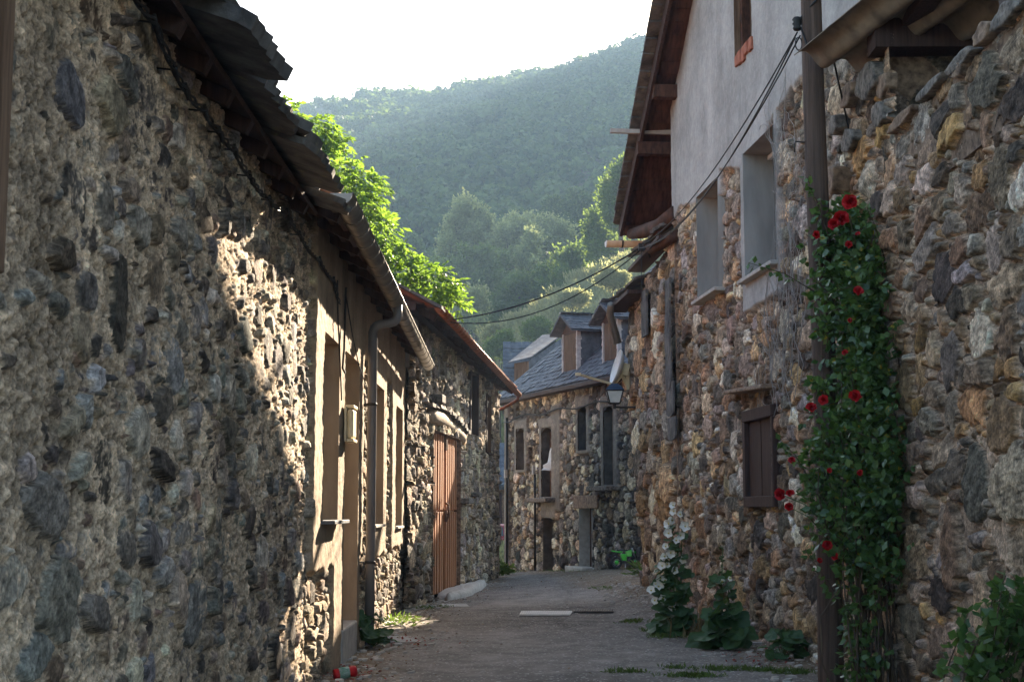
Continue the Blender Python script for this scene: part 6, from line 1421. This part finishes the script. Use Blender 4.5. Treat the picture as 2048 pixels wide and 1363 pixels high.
b = MB(); b.prism([KP(-.38, .43) - side * .05, KP(-.2, .4) - side * .05, KP(-.1, .4) - side * .05, KP(-.1, .43) - side * .05, KP(-.25, .435) - side * .05, KP(-.4, .465) - side * .05], side * .1); b.build('mudguard', M['green_plastic'], db, bevel=.01)
b = MB(); b.prism([KP(.2, .38) - side * .045, KP(.33, .385) - side * .045, KP(.45, .33) - side * .045, KP(.46, .35) - side * .045, KP(.34, .42) - side * .045, KP(.18, .43) - side * .045], side * .09); b.build('mudguard', M['green_plastic'], db, bevel=.01)
b = MB(); b.prism([KP(-.22, .44) - side * .045, KP(.03, .43) - side * .045, KP(.05, .475) - side * .045, KP(-.1, .465) - side * .045, KP(-.24, .48) - side * .045], side * .09); b.build('saddle', M['rubber'], db, bevel=.012)
b = MB()
for q in (-1, 1): b.tube([KP(xf, rf_) + side * .045 * q, KP(.2, .4) + side * .045 * q, KP(.16, .52) + side * .04 * q], .013, 7)
b.build('fork', M['chrome'], db)
b = MB(); b.tube([KP(.13, .58) - side * .2, KP(.16, .55) - side * .08, KP(.16, .53), KP(.16, .55) + side * .08, KP(.13, .58) + side * .2], .012, 7); b.obox(KP(.19, .5), fwd * .008, side * .05, (0, 0, .06)); b.build('handlebar', M['iron'], db)
b = MB(); b.tube([KP(.05, .2), KP(.1, .14), KP(-.05, .14), KP(-.25, .26), KP(-.3, .3)], [.012, .014, .016, .024, .02], 8); b.tube([KP(-.02, .14), KP(-.06, .0) - side * .12], .009, 6); b.build('exhaust', M['chrome'], db)
st = thing('white_stone', onground(1282, 1134), 'whitish stone lying beside the dirt bike wheel', 'stone')
b = MB(); c = Vector(onground(1282, 1134)); N = 12
vs = [c + Vector((.12 * sc * math.cos(2 * math.pi * k / N) * (1 + .2 * math.sin(k * 2.3)), .09 * sc * math.sin(2 * math.pi * k / N), z)) for sc, z in ((.9, -.03), (1, .05), (.75, .1), (.2, .12)) for k in range(N)]
b.add(vs, [(j * N + k, j * N + (k + 1) % N, (j + 1) * N + (k + 1) % N, (j + 1) * N + k) for j in range(3) for k in range(N)] + [tuple(3 * N + k for k in range(N))], True); b.build('boulder', M['stone_pale'], st)

# ------------------------------------------------------------------ red pick-up in the gap
Yt = 64.0; tb = at(1000, 1120, Yt); gzt = tb.z; X0, X1 = tb.x - 1.35, tb.x + .33
tk = thing('pickup_truck', ((X0 + X1) / 2, Yt, gzt), 'red pickup truck glimpsed through the gap past the barn', 'truck')
def bodyprof(ys, zs): return [(y, z) for y, z in zip(ys, zs)]
b = MB(); prof = [(0, .42), (0, .95), (.06, 1.0), (1.6, 1.0), (1.75, 1.0), (3.1, 1.0), (3.3, .98), (4.6, .9), (4.75, .6), (4.7, .4), (0.1, .38)]
b.prism([(X0, Yt + y, gzt + z) for y, z in prof], (X1 - X0, 0, 0)); b.build('body', M['red_paint'], tk, bevel=.05)
b = MB(); cp = [(.5, 1.0), (.75, 1.52), (.95, 1.6), (2.4, 1.6), (3.1, 1.0)]; b.prism([(X0 + .05, Yt + y - .4, gzt + z) for y, z in cp], (X1 - X0 - .1, 0, 0)); b.build('cab', M['red_paint'], tk, bevel=.06)
b = MB(); b.hexa([(X0 + .2, Yt + .13, gzt + 1.06), (X1 - .16, Yt + .13, gzt + 1.06), (X1 - .16, Yt + .2, gzt + 1.06), (X0 + .2, Yt + .2, gzt + 1.06), (X0 + .26, Yt + .3, gzt + 1.47), (X1 - .22, Yt + .3, gzt + 1.47), (X1 - .22, Yt + .4, gzt + 1.47), (X0 + .26, Yt + .4, gzt + 1.47)]); b.build('rear_window', M['car_glass'], tk)
b = MB(); b.box((X0 + .02, Yt - .1, gzt + .34), (X1 - .02, Yt + .02, gzt + .46)); b.build('bumper', M['iron'], tk, bevel=.02)
for x in (X0 + .02, X1 - .1):
    b = MB(); b.box((x, Yt - .02, gzt + .62), (x + .08, Yt + .02, gzt + .86)); b.build('tail_light', M['petal_red'], tk, bevel=.008)
for x in (X0 + .12, X1 - .12):
    for y in (.8, 3.9):
        b = MB(); b.lathe((x - .1, Yt + y, gzt + .33), (1, 0, 0), [(.001, 0), (.22, 0), (.32, .03), (.33, .1), (.32, .17), (.22, .2), (.001, .2)], 20); wq = b.build('wheel', M['rubber'], tk)
        b = MB(); b.lathe((x - .105, Yt + y, gzt + .33), (1, 0, 0), [(.001, -.005), (.19, -.005), (.19, .215), (.001, .215)], 16); b.build('rim', M['chrome'], wq)
cu = bpy.data.curves.new('lettering', 'FONT'); cu.body = 'ISUZU'; cu.size = .3; cu.extrude = .006; cu.align_x = 'RIGHT'; cu.space_character = 1.15
fo = bpy.data.objects.new('lettering', cu); link(fo); fo.data.materials.append(M['white_paint']); fo.parent = tk; fo.rotation_euler = (math.pi / 2, 0, 0)
fo.location = Vector((tb.x + .21, Yt - .015, at(1000, 1104, Yt).z)) - ORG[tk]
# ------------------------------------------------------------------ drains and slabs in the road
def slab(name, x0, y0, x1, y1, m, label, cat, bars=0, th=.012, skew=0):
    P = [onground(x0, y1), onground(x1, y1), onground(x1 + skew, y0), onground(x0 + skew, y0)]; t = thing(name, P[0], label, cat); P = [Vector(p) for p in P]
    b = MB(); up_ = Vector((0, 0, th + .012))
    if bars:
        for k in range(bars + 1):
            q = k / bars; b.beam(P[0].lerp(P[1], q) + up_ * .8, P[3].lerp(P[2], q) + up_ * .8, (P[1] - P[0]).length / bars * .52, .02)
        b.beam(P[0] + up_ * .85, P[1] + up_ * .85, .035, .022); b.beam(P[3] + up_ * .85, P[2] + up_ * .85, .035, .022)
        for q in ((.5,) if bars > 20 else (.33, .66)): b.beam(P[0].lerp(P[3], q) + up_ * .83, P[1].lerp(P[2], q) + up_ * .83, .03, .021)
        b.build('grate', m, t); b = MB(); b.prism([p + Vector((0, 0, .004)) for p in P], (0, 0, .006)); b.build('pit', M['dark'], t)
    else:
        b.prism([p + Vector((R.uniform(-.03, .03), R.uniform(-.03, .03), -.05)) for p in P], (0, 0, .05 + th)); b.build('slab', m, t, bevel=.006)
    return t
M['grate_white'] = mat('galvanised_grate', (.5, .51, .52), (.62, .63, .64), rough=.5, bump=.05)
slab('drain_grate', 1040, 1224.5, 1139, 1231, M['grate_white'], 'bright galvanised drain grate set in the road', 'drain', bars=22, skew=4)
slab('drain_grate', 1148, 1221.5, 1226, 1225, M['iron'], 'dark narrow drain grate right of the bright one', 'drain', bars=16, skew=2)
slab('concrete_slab', 884, 1207.5, 940, 1213, M['concrete'], 'pale concrete slab in the road before the doorstep boulder', 'slab', skew=-6)
slab('concrete_slab', 775, 1272, 840, 1284, M['concrete'], 'broken concrete slab by the foot of the downpipe', 'slab', skew=-20)
# crumpled red and green can at the left wall foot
cp_ = onground(690, 1356); cn = thing('crushed_can', cp_, 'crushed red and green striped tin by the left wall', 'can')
c = Vector(cp_) + Vector((0, 0, .055)); ax_ = Vector((.85, .3, .12)).normalized()
b = MB(); b.lathe(c - ax_ * .11, ax_, [(.001, 0), (.045, .0), (.055, .015), (.05, .06), (.057, .1), (.046, .15), (.055, .2), (.045, .22), (.001, .222)], 14); b.build('tin', M['petal_red'], cn)
M['can_green'] = mat('can_green', (.04, .2, .13), (.3, .36, .33), rough=.5, scale=30, stretch=(1, 1, 4), bump=0)
b = MB(); b.lathe(c - ax_ * .06, ax_, [(.053, 0), (.0575, .01), (.059, .04), (.054, .09), (.05, .1)], 14); b.build('wrapper', M['can_green'], cn)

dg_ = bpy.context.evaluated_depsgraph_get(); me_ = bpy.data.meshes.new_from_object(fo.evaluated_get(dg_)); lt = bpy.data.objects.new('lettering', me_); link(lt); lt.parent = tk; lt.location = fo.location.copy(); lt.rotation_euler = fo.rotation_euler.copy(); bpy.data.objects.remove(fo); lt.name = 'lettering'
SUN_AZ, SUN_EL, SUN_E, SKY, EXPO = 17.0, 22.5, 5.0, .055, 3.0
HAZE_C, HAZE_D = (.48, .7, .97, 1), .0007
# ------------------------------------------------------------------ hazy air
b = MB(); b.box((-620, -45, -8), (620, 500, 178)); hz = b.build('haze', M['dark'], None, loc=(0, 0, 0)); hz.data.materials.clear()
hm = bpy.data.materials.new('haze'); hm.use_nodes = True; nt = hm.node_tree; nt.nodes.remove(nt.nodes['Principled BSDF'])
pv = nt.nodes.new('ShaderNodeVolumePrincipled'); pv.inputs['Color'].default_value = HAZE_C; pv.inputs['Density'].default_value = HAZE_D; pv.inputs['Anisotropy'].default_value = 0.0
nt.links.new(pv.outputs[0], nt.nodes['Material Output'].inputs['Volume']); hz.data.materials.append(hm); tag(hz, kind='stuff'); hz['label'] = 'pale blue morning haze filling the valley'; hz['category'] = 'haze'
# ------------------------------------------------------------------ camera, light, air
cd = bpy.data.cameras.new('camera'); cam = bpy.data.objects.new('camera', cd); link(cam)
cd.sensor_width = 36; cd.lens = F * 36 / 2048; cd.clip_end = 3000; cd.clip_start = .1
cam.location = CAM; cam.rotation_euler = (math.pi / 2 + TILT, 0, 0)
cd.dof.use_dof = True; cd.dof.focus_distance = 24; cd.dof.aperture_fstop = 14
scene.camera = cam
SAZ, SEL = math.radians(SUN_AZ), math.radians(SUN_EL)
sd = Vector((math.sin(SAZ) * math.cos(SEL), math.cos(SAZ) * math.cos(SEL), math.sin(SEL)))
ld = bpy.data.lights.new('sun', 'SUN'); ld.energy = SUN_E; ld.angle = math.radians(.53); ld.color = (1, .83, .62)
lo = bpy.data.objects.new('sun', ld); link(lo); lo.rotation_euler = sd.to_track_quat('Z', 'Y').to_euler(); lo.location = (0, 0, 60)
w = bpy.data.worlds.new('World'); scene.world = w; w.use_nodes = True; nt = w.node_tree
sk = nt.nodes.new('ShaderNodeTexSky'); sk.sky_type = 'NISHITA'; sk.sun_disc = False; sk.sun_elevation = SEL; sk.sun_rotation = SAZ; sk.altitude = 600; sk.air_density = 1.2; sk.dust_density = 3.0; sk.ozone_density = 1.0
nt.links.new(sk.outputs[0], nt.nodes['Background'].inputs['Color']); nt.nodes['Background'].inputs['Strength'].default_value = SKY
scene.view_settings.view_transform = 'Standard'; scene.view_settings.look = 'None'; scene.view_settings.exposure = EXPO; scene.view_settings.gamma = 1
scene.render.engine = 'CYCLES'
c = scene.cycles; c.max_bounces = 6; c.diffuse_bounces = 3; c.glossy_bounces = 2; c.transmission_bounces = 4; c.transparent_max_bounces = 6; c.volume_bounces = 0
c.use_denoising = True; c.use_adaptive_sampling = True; c.adaptive_threshold = .015; c.sample_clamp_indirect = 6
